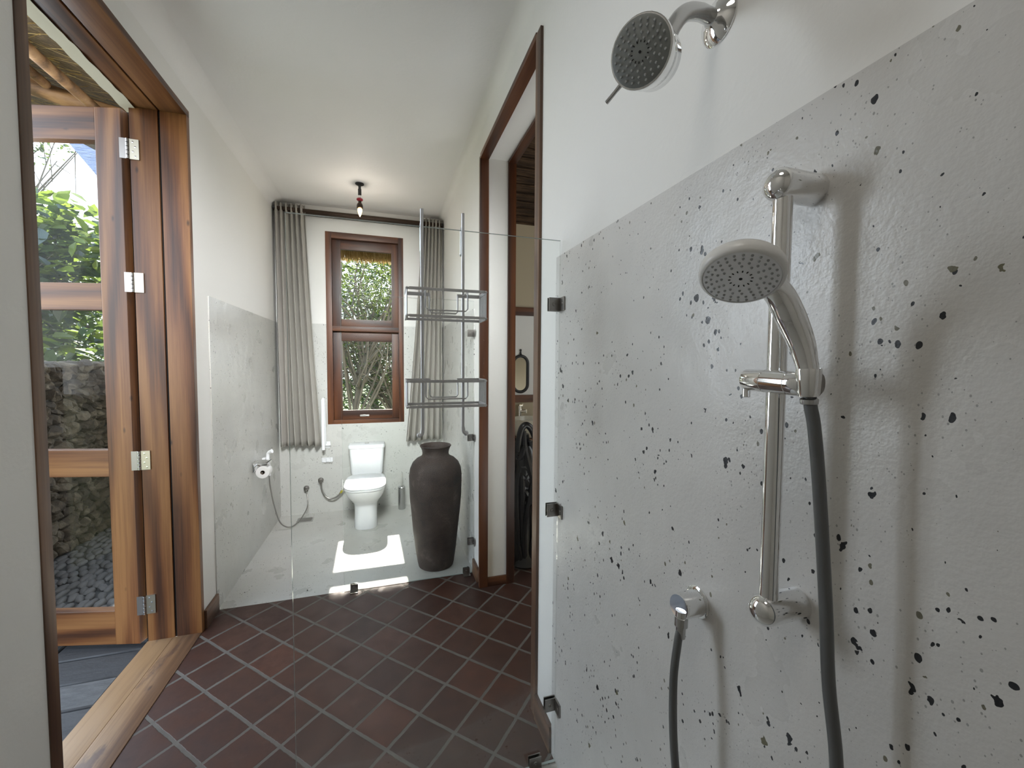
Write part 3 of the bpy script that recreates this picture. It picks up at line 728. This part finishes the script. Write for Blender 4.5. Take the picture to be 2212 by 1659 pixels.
# clay jar
jar = bmn()
lathe(jar, [(.0, .012), (.110, .0), (.128, .004), (.134, .03), (.148, .13), (.165, .27), (.177, .41), (.188, .52), (.193, .60), (.192, .68), (.184, .735), (.168, .775), (.140, .803), (.112, .817), (.100, .828), (.097, .845), (.101, .868), (.110, .888), (.116, .897), (.114, .902), (.107, .900), (.096, .885), (.088, .85), (.090, .82), (.13, .78), (.17, .70), (.165, .5), (.13, .1), (0, .06)], (.36, 3.048, 0), (0, 0, 1), 64)
for v in jar.verts:
    n_ = noise.noise(v.co * 6); v.co.x += (v.co.x - .36) * n_ * .03; v.co.y += (v.co.y - 3.048) * n_ * .03
tag(build('clay_jar', jar, 'clay'), 'tall dark brown clay jar standing on the terrazzo floor behind glass', 'jar')

# toilet brush
tb = thing('toilet_brush', 'steel toilet brush in a tall cylinder beside the toilet', 'toilet brush', (.165, 4.33, 0))
bm = bmn(); lathe(bm, [(.033, 0), (.036, .003), (.036, .225), (.037, .228), (.035, .232), (.012, .236)], (.165, 4.33, .001), (0, 0, 1), 28); build('canister', bm, 'chrome_soft', tb)
bm = bmn(); cyl(bm, (.165, 4.33, .236), (.168, 4.325, .385), .0065, 12, 0, .002); build('handle', bm, 'chrome', tb)

# floor drain
fd = thing('floor_drain', 'square dark metal floor drain in the far left corner', 'drain', (-.73, 4.27, 0))
bm = bmn()
for a, b in (((-.80, 4.21), (-.66, 4.222)), ((-.80, 4.318), (-.66, 4.33)), ((-.80, 4.222), (-.788, 4.318)), ((-.672, 4.222), (-.66, 4.318))): box(bm, (a[0], a[1], .001), (b[0], b[1], .005), 0, .001)
build('drain_frame', bm, 'chrome_soft', fd)
bm = bmn(); box(bm, (-.788, 4.222, .001), (-.672, 4.318, .0035)); build('drain_cover', bm, 'steel_dark', fd)

# toilet roll holder, roll
tp = thing('toilet_roll_holder', 'square chrome toilet roll holder with flap on the left terrazzo wall', 'toilet roll holder', (XL + .006, 3.62, .70))
bm = bmn(); box(bm, (XL + .006, 3.565, .655), (XL + .014, 3.675, .735), 0, .002); build('back_plate', bm, 'chrome', tp)
bm = bmn(); box(bm, (XL + .014, 3.555, .728), (XL + .115, 3.675, .733), 0, .001); box(bm, (XL + .110, 3.555, .708), (XL + .115, 3.675, .733), 0, .001); build('cover_flap', bm, 'chrome', tp)
bm = bmn(); tube(bm, [(XL + .014, 3.676, .69), (XL + .05, 3.680, .672), (XL + .078, 3.680, .656), (XL + .078, 3.672, .655), (XL + .078, 3.552, .655)], .004, 8); build('arm', bm, 'chrome', tp)
bm = bmn(); lathe(bm, [(.016, 0), (.046, 0), (.047, .002), (.047, .096), (.046, .098), (.016, .098), (.016, 0)], (XL + .078, 3.562, .655), (0, 1, 0), 32, 0, False)
rl = build('toilet_roll', bm, 'paper'); tag(rl, 'white toilet paper roll hanging from the chrome holder', 'toilet roll')
bm = bmn(); lathe(bm, [(.0155, .0005), (.0150, .0005), (.0150, .0975), (.0155, .0975)], (XL + .078, 3.562, .655), (0, 1, 0), 24, 0, False); rl2 = build('core', bm, 'card', rl)

# bidet spray
bs = thing('bidet_spray', 'white bidet spray on a wall hook with hose drooping to the floor', 'bidet spray', (XL + .006, 3.86, .70))
bm = bmn(); box(bm, (XL + .006, 3.835, .665), (XL + .03, 3.885, .71), 0, .004); box(bm, (XL + .03, 3.84, .67), (XL + .062, 3.88, .685), 0, .004); build('wall_hook', bm, 'plastic_white', bs)
bm = bmn(); tube(bm, [(XL + .052, 3.86, .555), (XL + .05, 3.86, .60), (XL + .046, 3.86, .66), (XL + .044, 3.86, .72), (XL + .05, 3.855, .75), (XL + .08, 3.845, .765)], [.012, .014, .015, .013, .012, .017], 14, 4); build('spray_handle', bm, 'plastic_white', bs)
bm = bmn(); tube(bm, [(XL + .052, 3.86, .556), (-.925, 3.875, .45), (-.905, 3.90, .28), (-.875, 3.97, .10), (-.82, 4.08, .018), (-.765, 4.22, .03), (-.725, 4.34, .10), (-.730, 4.40, .19), (-.740, 4.415, .235)], .0055, 10, 8); build('hose', bm, 'hose_braid', bs)
def valve(x, z, parent):
    bm = bmn(); lathe(bm, [(.026, 0), (.026, .004), (.014, .007), (.014, .030), (.018, .031), (.018, .048), (.012, .050)], (x, YB - .006, z), (0, -1, 0), 20); cyl(bm, (x, YB - .035, z - .002), (x + .004, YB - .036, z - .030), .009, 12)
    return build('valve', bm, 'steel_dark', parent)
valve(-.744, .262, bs)
ts = thing('toilet_supply', 'dark wall valve with short grey hose feeding the toilet', 'valve', (-.612, YB - .006, .33))
valve(-.612, .332, ts)
bm = bmn(); tube(bm, [(-.608, 4.413, .305), (-.600, 4.41, .24), (-.565, 4.40, .175), (-.51, 4.39, .150), (-.45, 4.385, .175), (-.405, 4.375, .235), (-.345, 4.36, .26), (-.28, 4.36, .27)], .0085, 12, 8); build('hose', bm, 'hose_braid', ts)
bm = bmn(); cyl(bm, (-.425, 4.380, .205), (-.405, 4.375, .232), .0105, 12); build('yellow_band', bm, plain('yellow_tape', (.55, .50, .05), .5), ts)

# fold-up grab bar and its catch
gb = thing('grab_bar', 'white fold-up grab bar raised against the wall beside the window', 'grab bar', (-.545, YB - .006, .67))
bm = bmn(); tube(bm, [(-.572, 4.345, .655), (-.572, 4.345, 1.10), (-.572, 4.352, 1.128), (-.571, 4.375, 1.147), (-.570, 4.400, 1.128), (-.570, 4.407, 1.10), (-.567, 4.407, .70)], .0155, 18, 4); build('rail', bm, 'plastic_white', gb)
bm = bmn(); box(bm, (-.585, YB - .016, .655), (-.520, YB - .0062, .72), 0, .004); cyl(bm, (-.585, YB - .030, .69), (-.515, YB - .030, .69), .014, 16, 0, .003); build('wall_hinge', bm, 'plastic_white', gb)
bm = bmn(); box(bm, (-.60, YB - .014, .512), (-.50, YB - .0062, .556), 0, .008); box(bm, (-.575, YB - .045, .516), (-.558, YB - .012, .552), 0, .004); box(bm, (-.535, YB - .045, .516), (-.518, YB - .012, .552), 0, .004)
ct = build('wall_catch', bm, 'plastic_white'); tag(ct, 'small white catch on the terrazzo wall left of the cistern', 'catch')

# ------------------------------------------------------------------ curtains and rail
def curtain(name, label, xt0, xt1, xb0, xb1, y, zt, zb, folds, amp, seed):
    rnd = random.Random(seed); bm = bmn(); nx, nz = folds * 14, 44
    ph = [rnd.uniform(-.45, .45) for _ in range(folds + 2)]; am = [rnd.uniform(.75, 1.25) for _ in range(folds + 2)]
    hem = [rnd.uniform(-.008, .008) for _ in range(folds + 2)]
    G = []
    for j in range(nz + 1):
        t = j / nz; z = zt + (zb - zt) * t; row = []
        for i in range(nx + 1):
            s = i / nx; k = int(s * folds); q = s * folds
            tt = t ** 1.3
            x = (xt0 + (xt1 - xt0) * s) * (1 - tt) + (xb0 + (xb1 - xb0) * s) * tt
            a = amp * (am[k] * (1 - (q - k)) + am[k + 1] * (q - k)) * (.65 + .5 * t)
            pp = (ph[k] * (1 - (q - k)) + ph[k + 1] * (q - k)) * t
            w_ = sin(2 * pi * q + pp)
            yy = y - a * w_ + .006 * sin(5 * z + seed + q)
            xx = x + .18 * amp * sin(4 * pi * q + pp) * (.4 + .6 * t)
            row.append(bm.verts.new((xx, yy, z + (hem[k] if j == nz else 0))))
        G.append(row)
    for j in range(nz):
        for i in range(nx):
            f = bm.faces.new((G[j][i], G[j][i+1], G[j+1][i+1], G[j+1][i])); f.smooth = True
    o = build(name, bm, 'linen', None, 0)
    for p in o.data.polygons: p.use_smooth = True
    md = o.modifiers.new('thick', 'SOLIDIFY'); md.thickness = .004; md.offset = 0
    return tag(o, label, 'curtain', 'linen curtains at the window')
curtain('curtain', 'beige linen curtain drawn to the left of the window', -.955, -.700, -.945, -.592, 4.362, 2.990, .700, 6, .040, 3)
curtain('curtain', 'beige linen curtain drawn to the right of the window', .385, .588, .215, .590, 4.362, 2.990, .705, 6, .040, 5)
cr = thing('curtain_rail', 'dark double curtain rail under the ceiling above the window', 'curtain rail', (-.17, 4.40, 2.93))
for y in (4.365, 4.425):
    bm = bmn(); box(bm, (XL + .012, y - .014, 2.925), (XR - .012, y + .014, 2.957), 0, .003); box(bm, (XL + .012, y - .004, 2.918), (XR - .012, y + .004, 2.926)); build('track', bm, 'bronze', cr)
for x in (XL + .010, XR - .030):
    bm = bmn(); box(bm, (x, 4.34, 2.93), (x + .02, 4.449, 2.952), 0, .002); build('end_bracket', bm, 'black', cr)

# ------------------------------------------------------------------ ceiling light
cl = thing('ceiling_light', 'small black pipe ceiling light with red ring and glowing candle bulb', 'ceiling light', (-.184, 3.797, ZC))
LP = V((-.184, 3.797, 0))
def lpt(name, prof, mat, seg=24):
    bm = bmn(); lathe(bm, prof, LP, (0, 0, 1), seg); return build(name, bm, mat, cl)
lpt('ceiling_rose', [(.036, ZC), (.036, ZC - .006), (.026, ZC - .012), (.012, ZC - .014)], 'black')
lpt('stem', [(.011, ZC - .012), (.011, 2.985), (.014, 2.984), (.014, 2.935), (.011, 2.933), (.009, 2.932), (.009, 2.905)], 'black')
lpt('collar', [(.0095, 2.932), (.0105, 2.930), (.0105, 2.912), (.0095, 2.91)], 'chrome')
lpt('ring_handle', [(.012, 2.908), (.024, 2.904), (.027, 2.896), (.022, 2.889), (.013, 2.885)], 'red')
lpt('socket', [(.010, 2.888), (.013, 2.878), (.012, 2.870), (.020, 2.862), (.025, 2.848), (.026, 2.826), (.022, 2.824)], 'bronze')
lpt('bulb', [(.014, 2.826), (.0185, 2.815), (.0195, 2.805), (.0165, 2.790), (.010, 2.772), (.004, 2.758), (0, 2.753)], 'bulb')
light('bulb_glow', 'POINT', (-.184, 3.797, 2.735), 3.0, (1, .90, .78), shadow_soft_size=.02)

# ------------------------------------------------------------------ room beyond the right doorway
bm = bmn(); box(bm, (XR + .21, 4.75, -.12), (3.9, 4.95, 5.0)); struct(build('wall_washroom_back', bm, 'beige'))
bm = bmn(); box(bm, (3.7, .4, -.12), (3.9, 4.95, 5.0)); struct(build('wall_washroom_right', bm, 'beige'))
bm = bmn(); box(bm, (XR + .22, .2, -.12), (3.9, .4, 5.0)); struct(build('wall_washroom_front', bm, 'beige'))
bm = bmn(); box(bm, (XR + .02, .4, 3.3), (XR + .22, 4.75, 5.0)); struct(build('wall_washroom_left', bm, 'beige'))
bm = bmn(); rnd = random.Random(2)
def slabquad(bm, P, th, mi=0):
    P = [V(p) for p in P]; n_ = (P[1] - P[0]).cross(P[2] - P[0]).normalized() * th
    a = [bm.verts.new(p) for p in P]; b = [bm.verts.new(p + n_) for p in P]; n = len(P)
    bm.faces.new(a).material_index = mi; bm.faces.new(list(reversed(b))).material_index = mi
    for k in range(n): bm.faces.new((a[k], b[k], b[(k+1) % n], a[(k+1) % n])).material_index = mi
slabquad(bm, [(XR + .22, 4.75, 3.20), (3.7, 4.75, 3.20), (3.7, .4, 5.0), (XR + .22, .4, 5.0)], -.12)
for i in range(42):                                             # battens and straw courses under the roof
    t = i / 42; y = 4.74 - 4.3 * t; z = 3.20 + 1.8 * t - .02
    tube(bm, [(XR + .23, y, z + rnd.uniform(-.01, .01)), (2.2, y, z + rnd.uniform(-.01, .01)), (3.69, y, z)], rnd.uniform(.012, .026), 7)
struct(build('ceiling_thatch', bm, thatch('dark_thatch', ((0.015, 0.008, 0.004), (0.07, 0.038, 0.017), (0.22, 0.13, 0.065)), 0)))
bm = bmn(); box(bm, (XR + .22, 4.742, 1.13), (3.7, 4.7495, 2.09)); struct(build('trim_4', bm, 'paint'))
for z0, z1 in ((2.09, 2.19), (1.04, 1.13)):
    bm = bmn(); box(bm, (XR + .22, 4.715, z0), (3.7, 4.7495, z1), 0, .003); struct(build('trim_5', bm, 'brown_x'))
mr = thing('wall_mirror', 'oval wall mirror in a black frame in the washroom beyond the doorway', 'mirror', (1.585, 4.74, 1.38))
def stadium(cx, cz, hw, hh, n=16): return [(cx + hw * cos(a), (cz + (hh - hw) + hw * sin(a))) for a in [pi * k / n for k in range(n + 1)]] + [(cx + hw * cos(a), (cz - (hh - hw) + hw * sin(a))) for a in [pi + pi * k / n for k in range(n + 1)]]
bm = bmn(); st = stadium(1.585, 1.385, .092, .218); tube(bm, [(x, 4.728, z) for x, z in st], .0185, 10, 0, False, 0, True); build('mirror_frame', bm, 'black', mr)
bm = bmn(); st = stadium(1.585, 1.385, .088, .214); A = [bm.verts.new((x, 4.732, z)) for x, z in st]; B = [bm.verts.new((x, 4.738, z)) for x, z in st]; bm.faces.new(A); bm.faces.new(list(reversed(B)))
for k in range(len(A)): bm.faces.new((A[k], B[k], B[(k+1) % len(A)], A[(k+1) % len(A)]))
build('mirror_plate', bm, 'mirror', mr, 0)
bm = bmn(); lathe(bm, [(.022, 0), (.012, .02), (.008, .045), (.014, .06), (.013, .07), (0, .075)], (1.585, 4.730, 1.612), (0, 0, 1), 12); build('finial', bm, 'black', mr)
va = thing('vanity', 'brown wooden vanity counter under the basin in the washroom', 'vanity', (1.72, 4.48, 0))
bm = bmn(); box(bm, (1.02, 4.22, .625), (2.42, 4.7495, .675), 0, .004); build('counter_top', bm, 'brown_x', va)
for x in (1.05, 2.30):
    bm = bmn(); box(bm, (x, 4.26, .001), (x + .09, 4.74, .625), 0, .004); build('side_panel', bm, 'brown_z', va)
bm = bmn(); box(bm, (1.14, 4.70, .15), (2.30, 4.74, .625), 0, .003); build('back_panel', bm, 'brown_x', va)
bm = bmn(); lathe(bm, [(0, .676), (.17, .676), (.195, .69), (.222, .76), (.232, .86), (.231, .878), (.222, .880), (.215, .86), (.19, .72), (.10, .70), (0, .698)], (1.62, 4.45, 0), (0, 0, 1), 48)
tag(build('wash_basin', bm, 'basin'), 'round pale stone vessel basin on the washroom counter', 'basin')
tp_ = thing('basin_tap', 'tall chrome tap behind the stone basin in the washroom', 'tap', (1.575, 4.70, .676))
bm = bmn(); cyl(bm, (1.575, 4.70, .676), (1.575, 4.70, 1.00), .022, 16, 0, .002); build('tap_body', bm, 'chrome', tp_)
bm = bmn(); tube(bm, [(1.575, 4.70, .935), (1.60, 4.66, .94), (1.625, 4.62, .945)], .016, 12); cyl(bm, (1.625, 4.62, .92), (1.625, 4.62, .965), .014, 12); build('spout', bm, 'chrome', tp_)
bm = bmn(); box(bm, (1.555, 4.675, 1.000), (1.60, 4.72, 1.022), 0, .003); build('lever', bm, 'chrome', tp_)
# black carving
rnd = random.Random(11); bm = bmn(); sx, sy = 1.0, 2.86
for k in range(13):
    a0 = 2 * pi * k / 13; pts = []
    tw = rnd.choice((-1, 1)) * rnd.uniform(.5, 1.6); rb = rnd.uniform(.055, .10)
    top = rnd.uniform(.80, 1.0)
    for j in range(9):
        t = j / 8; a = a0 + tw * t + .3 * sin(5 * t + k); r = rb * (.9 + .35 * sin(3.1 * t)) * (1 - .45 * max(0, t - .75) * 4)
        pts.append((sx + r * cos(a), sy + r * sin(a) * .8, .02 + top * t))
    tube(bm, pts, [.024, .017, .02, .026, .02], 8, 4)
tube(bm, [(sx - .055, sy - .02, .86), (sx - .055, sy - .02, .95), (sx - .035, sy - .02, 1.03), (sx, sy - .02, 1.055), (sx + .04, sy - .02, 1.02), (sx + .075, sy - .02, .94), (sx + .085, sy - .02, .86)], .025, 10, 4)
for k in range(24):
    a = rnd.uniform(0, 2 * pi); z = rnd.uniform(.45, .88); r = .075; a2 = a + rnd.uniform(.6, 1.4)
    tube(bm, [(sx + r * cos(a), sy + r * sin(a) * .8, z), (sx + r * 1.1 * cos((a + a2) / 2), sy + r * .9 * sin((a + a2) / 2), z + rnd.uniform(-.02, .08)), (sx + r * cos(a2), sy + r * sin(a2) * .8, z + rnd.uniform(-.1, .1))], .02, 7, 3)
lathe(bm, [(.09, 0), (.11, .02), (.085, .06), (.06, .12), (.055, .30), (.045, .42), (.062, .52), (.075, .66), (.080, .78), (.066, .87), (.045, .90), (0, .905)], (sx, sy, .0), (0, 0, 1), 24)
tag(build('carved_sculpture', bm, 'carving'), 'tall black openwork carving on the floor just beyond the right doorway', 'sculpture')

# ------------------------------------------------------------------ garden side
bm = bmn(); box(bm, (-40, -12, -.5), (-1.26, 45, -.16)); box(bm, (-1.26, 4.66, -.5), (20, 45, -.16)); struct(build('ground', bm, 'soil'))
bm = bmn(); rnd = random.Random(4)
ys = [.9, 1.35, 1.62, 1.84, 2.06, 2.27, 2.46, 2.66, 2.84]
for a, b in zip(ys[:-1], ys[1:]):
    x = -1.255 - rnd.uniform(0, .02)
    while x > -2.5:
        x2 = max(-2.5, x - rnd.uniform(.35, .8)); box(bm, (x, a + .005, -.16), (x2 + .008, b - .004, -.055 - rnd.uniform(0, .008)), 0, .006, 1); x = x2
struct(build('paving', bm, 'slate'))
bm = bmn(); rnd = random.Random(5); ico = bmn(); bmesh.ops.create_icosphere(ico, subdivisions=2, radius=1.0)
iv = [v.co.copy() for v in ico.verts]; iff = [[v.index for v in f.verts] for f in ico.faces]; ico.free()
def blob(bm, c, s, rot, rough=.12, mi=0, seed=0):
    mt = rot.to_matrix(); vs = []
    for p in iv:
        q = p * (1 + rough * noise.noise(p * 1.7 + V((seed, seed * .7, 0)))); vs.append(bm.verts.new(V(c) + mt @ V((q.x * s[0], q.y * s[1], q.z * s[2]))))
    for f in iff: bm.faces.new([vs[i] for i in f]).material_index = mi
from mathutils import Euler
x = -1.30
while x > -2.52:
    y = 2.87 + rnd.uniform(0, .03)
    while y < 4.95:
        blob(bm, (x + rnd.uniform(-.012, .012), y, -.085 + rnd.uniform(-.006, .006)), (rnd.uniform(.024, .033), rnd.uniform(.046, .066), .022), Euler((0, 0, rnd.uniform(-.35, .35) + .3)), .15, 0, rnd.random() * 50); y += rnd.uniform(.09, .118)
    x -= .054
box(bm, (-2.55, 2.85, -.16), (-1.255, 4.98, -.088), 1)
struct(build('pebble_paving', bm, ['pebble', 'mortar']))
# rough stone garden wall, an L
bm = bmn(); rnd = random.Random(6)
box(bm, (-2.98, 2.2, -.16), (-2.58, 5.4, 1.46), 1); box(bm, (-2.58, 5.0, -.16), (-1.27, 5.4, 1.46), 1)
def stones(p0, du, dn, length, h0, h1):
    z = h0
    while z < h1:
        s = 0; hh = rnd.uniform(.055, .10)
        while s < length:
            wd = rnd.uniform(.05, .14); c = V(p0) + V(du) * (s + wd / 2) + V(dn) * rnd.uniform(-.02, .035) + V((0, 0, z + hh / 2 + rnd.uniform(-.02, .02)))
            blob(bm, c, (wd * .58, rnd.uniform(.05, .09), hh * .62), Euler((rnd.uniform(-.3, .3), rnd.uniform(-.4, .4), math.atan2(du[1], du[0]) + rnd.uniform(-.3, .3))), .45, 0, rnd.random() * 90); s += wd * .92
        z += hh * .9
stones((-2.58, 2.9, 0), (0, 1, 0), (1, 0, 0), 2.15, -.1, 1.42); stones((-2.56, 5.0, 0), (1, 0, 0), (0, -1, 0), 1.25, -.1, 1.42)
for i in range(46):
    blob(bm, (-2.80 + rnd.uniform(-.18, .2), 2.9 + i * .054, 1.46), (rnd.uniform(.07, .13), rnd.uniform(.06, .1), .045), Euler((0, 0, rnd.uniform(0, 3))), .4, 0, i)
for i in range(24):
    blob(bm, (-2.56 + i * .054, 5.2 + rnd.uniform(-.18, .18), 1.46), (rnd.uniform(.07, .13), rnd.uniform(.06, .1), .045), Euler((0, 0, rnd.uniform(0, 3))), .4, 0, i + 50)
for p in bm.faces: p.smooth = False
tag(build('stone_wall', bm, ['stone', 'mortar'], None, 0), 'rough brown fieldstone garden wall beyond the open door', 'wall')

# thatched roof over the door, its poles and the drooping eave
rf = sroot('roof', (-2.0, 3.5, 3.3))
bm = bmn(); slabquad(bm, [(-1.26, .6, 3.16), (-1.26, 5.9, 3.16), (-2.15, 5.9, 3.41), (-3.15, 4.3, 3.69), (-3.15, .6, 3.69)], .25); build('thatch', bm, 'thatch_x', rf, 0)
bm = bmn(); rnd = random.Random(8)
for k in range(1500):
    x = -rnd.uniform(1.3, 3.15); y = rnd.uniform(1.6, 4.3 if x < -2.1 else 5.7); z = 3.16 + .28 * (-x - 1.26) - .003
    L = rnd.uniform(.12, .3); a = rnd.gauss(pi, .35); p = V((x, y, z)); q = p + V((cos(a) * L, sin(a) * L, .28 * -cos(a) * L - rnd.uniform(0, .06))); u = V((0, .004, 0))
    vs = [bm.verts.new(c) for c in (p - u, p + u, q)]; bm.faces.new(vs)
ss = build('loose_straw', bm, 'straw', rf, 0); ss['kind'] = 'stuff'
for x, z, y0, y1, r in ((-1.80, 3.17, 1.1, 3.56, .034), (-2.12, 3.335, .9, 3.60, .032), (-2.75, 3.50, .9, 3.70, .032)):
    bm = bmn(); tube(bm, [(x + .012, y0, z), (x - .01, (y0 + y1) / 2, z + .01), (x, y1, z)], [r * 1.1, r, r * .92], 12, 5); build('pole', bm, 'pole', rf)
bm = bmn(); tube(bm, [(-1.23, 3.60, 3.10), (-2.1, 3.68, 3.31), (-3.1, 3.76, 3.60)], .055, 12, 4); build('beam', bm, 'pole', rf)
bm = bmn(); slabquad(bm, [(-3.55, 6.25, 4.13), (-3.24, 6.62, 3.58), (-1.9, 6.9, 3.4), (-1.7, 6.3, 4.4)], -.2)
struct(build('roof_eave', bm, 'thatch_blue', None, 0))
# eave outside the back window
bm = bmn(); slabquad(bm, [(-2.0, 4.66, 3.22), (.80, 4.66, 3.22), (.80, 5.0, 2.80), (-2.0, 5.0, 2.80)], .2); 
struct(build('roof_thatch', bm, 'thatch_z', None, 0))
bm = bmn(); rnd = random.Random(9)
for k in range(5600):
    x = rnd.uniform(-1.6, .78); t = rnd.random(); y = 4.80 + .21 * t; z = 2.92 - .09 * t
    L = rnd.uniform(.13, .20) + .07 * (1 - t) + .03 * max(0, -x - .1); p = V((x, y, z)); q = p + V((rnd.gauss(.012, .015), rnd.gauss(.01, .012), -L)); u = V((.0028, 0, 0))
    vs = [bm.verts.new(c) for c in (p - u, p + u, q + u * .6, q - u * .6)]; bm.faces.new(vs)
o = build('thatch_fringe', bm, 'straw', None, 0); o['kind'] = 'stuff'; tag(o, 'golden straw fringe of the thatched eave at the top of the window', 'thatch')

# ------------------------------------------------------------------ vegetation
def tree(name, label, base, height, crown, n, size, mat, seed, limbs=6, trunk=.07, lean=(0, 0), droop=.2, density=None):
    """crown: list of (centre, radii); leaves are one mesh, trunk and limbs another"""
    rnd = random.Random(seed); t = thing(name, label, 'tree', base, 'trees and shrubs in the garden')
    bm = bmn(); B = V(base); top = B + V((lean[0], lean[1], height * .7))
    mid = B + V((lean[0] * .3 + rnd.uniform(-.1, .1), lean[1] * .3, height * .33))
    tube(bm, [B, mid, top], [trunk, trunk * .75, trunk * .35], 8, 4)
    for k in range(limbs):
        c, r = crown[k % len(crown)]; f = rnd.uniform(.2, .9); s = B.lerp(mid, f * 2) if f < .5 else mid.lerp(top, f * 2 - 1)
        e = V(c) + V((rnd.uniform(-1, 1) * r[0], rnd.uniform(-1, 1) * r[1], rnd.uniform(-.8, .9) * r[2])) * .85
        m_ = s.lerp(e, .5) + V((rnd.uniform(-.2, .2), rnd.uniform(-.2, .2), rnd.uniform(-.05, .25)))
        tube(bm, [s, m_, e], [trunk * .42, trunk * .28, trunk * .1], 6, 4)
        for q in range(4):
            a = m_.lerp(e, rnd.random()); e2 = a + V((rnd.gauss(0, 1), rnd.gauss(0, 1), rnd.gauss(.1, .8))) * .35
            tube(bm, [a, a.lerp(e2, .5) + V((0, 0, rnd.uniform(-.06, .08))), e2], [trunk * .13, trunk * .09, trunk * .05], 5, 2)
    build('branches', bm, 'bark', t)
    vs, fs = [], []; wsum = [r[0] * r[1] * r[2] for c, r in crown]
    for k in range(n):
        c, r = rnd.choices(crown, wsum)[0]
        d = V((rnd.gauss(0, 1), rnd.gauss(0, 1), rnd.gauss(0, 1))).normalized() * rnd.random() ** .45
        p = V(c) + V((d.x * r[0], d.y * r[1], d.z * r[2]))
        if noise.noise(p * (1.1 / max(.35, size * 4))) < -.22 and rnd.random() < .75: continue
        L = size * rnd.uniform(.6, 1.3); dr = V((rnd.gauss(0, 1), rnd.gauss(0, 1), rnd.gauss(-droop, .55))).normalized(); sd = dr.cross(V((rnd.gauss(0, .5), rnd.gauss(0, .5), 1))).normalized(); up = sd.cross(dr)
        W = L * .36; i = len(vs) - p_off.get(0, 0)
        i = len(vs)
        for q in (V((0, 0, 0)), sd * W * .8 + dr * L * .3 + up * W * .25, sd * W * .7 + dr * L * .62 + up * W * .2, dr * L, sd * -W * .7 + dr * L * .62 + up * W * .2, sd * -W * .8 + dr * L * .3 + up * W * .25):
            vs.append(tuple(p + q - B))
        fs.append((i, i + 1, i + 2, i + 3)); fs.append((i, i + 3, i + 4, i + 5))
    me = bpy.data.meshes.new('foliage'); me.from_pydata(vs, [], fs); me.materials.append(M[mat]); o = bpy.data.objects.new('foliage', me); COL.objects.link(o); o.parent = t; o['kind'] = 'stuff'
    return t
p_off = {}
# left: seen through the open door and its panes
tree('broadleaf_shrub', 'lime green broad-leaved shrub just behind the stone wall', (-3.9, 6.2, -.16), 3.4, [((-3.9, 6.1, 1.9), (.75, .9, .9)), ((-3.7, 6.3, 2.9), (.6, .8, .65)), ((-4.3, 5.9, 2.6), (.6, .7, .8))], 2300, .19, 'leaf_lime', 1, 8, .05)
tree('leafy_tree', 'darker green small-leaved tree behind the lime shrub', (-5.3, 8.6, -.16), 4.0, [((-5.0, 8.4, 2.0), (1.5, 1.4, 1.5)), ((-5.4, 9.2, 2.6), (1.4, 1.2, 1.2)), ((-3.6, 8.3, 1.6), (1.0, .9, 1.4))], 11000, .10, 'leaf_mid', 2, 10, .09)
tree('overhanging_tree', 'tall tree with a thin leafy spray hanging against the white sky', (-7.9, 10.6, -.16), 7.0, [((-5.50, 9.25, 5.12), (.24, .24, .34)), ((-5.15, 9.15, 5.12), (.20, .2, .12)), ((-5.9, 9.4, 5.6), (.5, .5, .25))], 330, .075, 'leaf_mid', 3, 5, .07, (1.2, -.8))
tree('thicket', 'dense dark green thicket filling the low gaps behind the wall', (-4.2, 7.3, -.16), 1.9, [((-4.0, 7.3, 1.0), (1.3, .8, .9)), ((-3.2, 7.2, 1.05), (.9, .7, .85)), ((-5.6, 6.6, .9), (1.0, .9, 1.0))], 9000, .055, 'leaf_mid', 4, 12, .035)
# behind the back window
tree('thorn_tree', 'grey-green thorny tree with tangled branches close outside the window', (-.55, 6.9, -.16), 3.6, [((-.3, 7.0, 2.5), (1.0, .7, .9)), ((.3, 7.1, 2.9), (.8, .6, .6)), ((-.6, 7.2, 1.6), (.8, .6, .7))], 6500, .042, 'leaf_olive', 5, 40, .05, (.4, .2))
tree('thorn_tree', 'dark many-stemmed bush behind the lower window pane', (.25, 7.6, -.16), 3.0, [((.2, 7.8, 1.5), (.9, .6, .9)), ((-.5, 7.9, 1.2), (.8, .6, .9)), ((.0, 7.8, 2.6), (1.1, .6, .8))], 6500, .05, 'leaf_mid', 6, 40, .05, (-.5, .1))
tree('leafy_tree', 'green tree furthest back behind the window', (-.2, 10.4, -.16), 4.6, [((-.4, 10.2, 2.0), (2.2, 1.0, 2.0)), ((.3, 10.4, 4.0), (2.2, 1.0, 1.3))], 9000, .13, 'leaf_mid', 7, 12, .1)
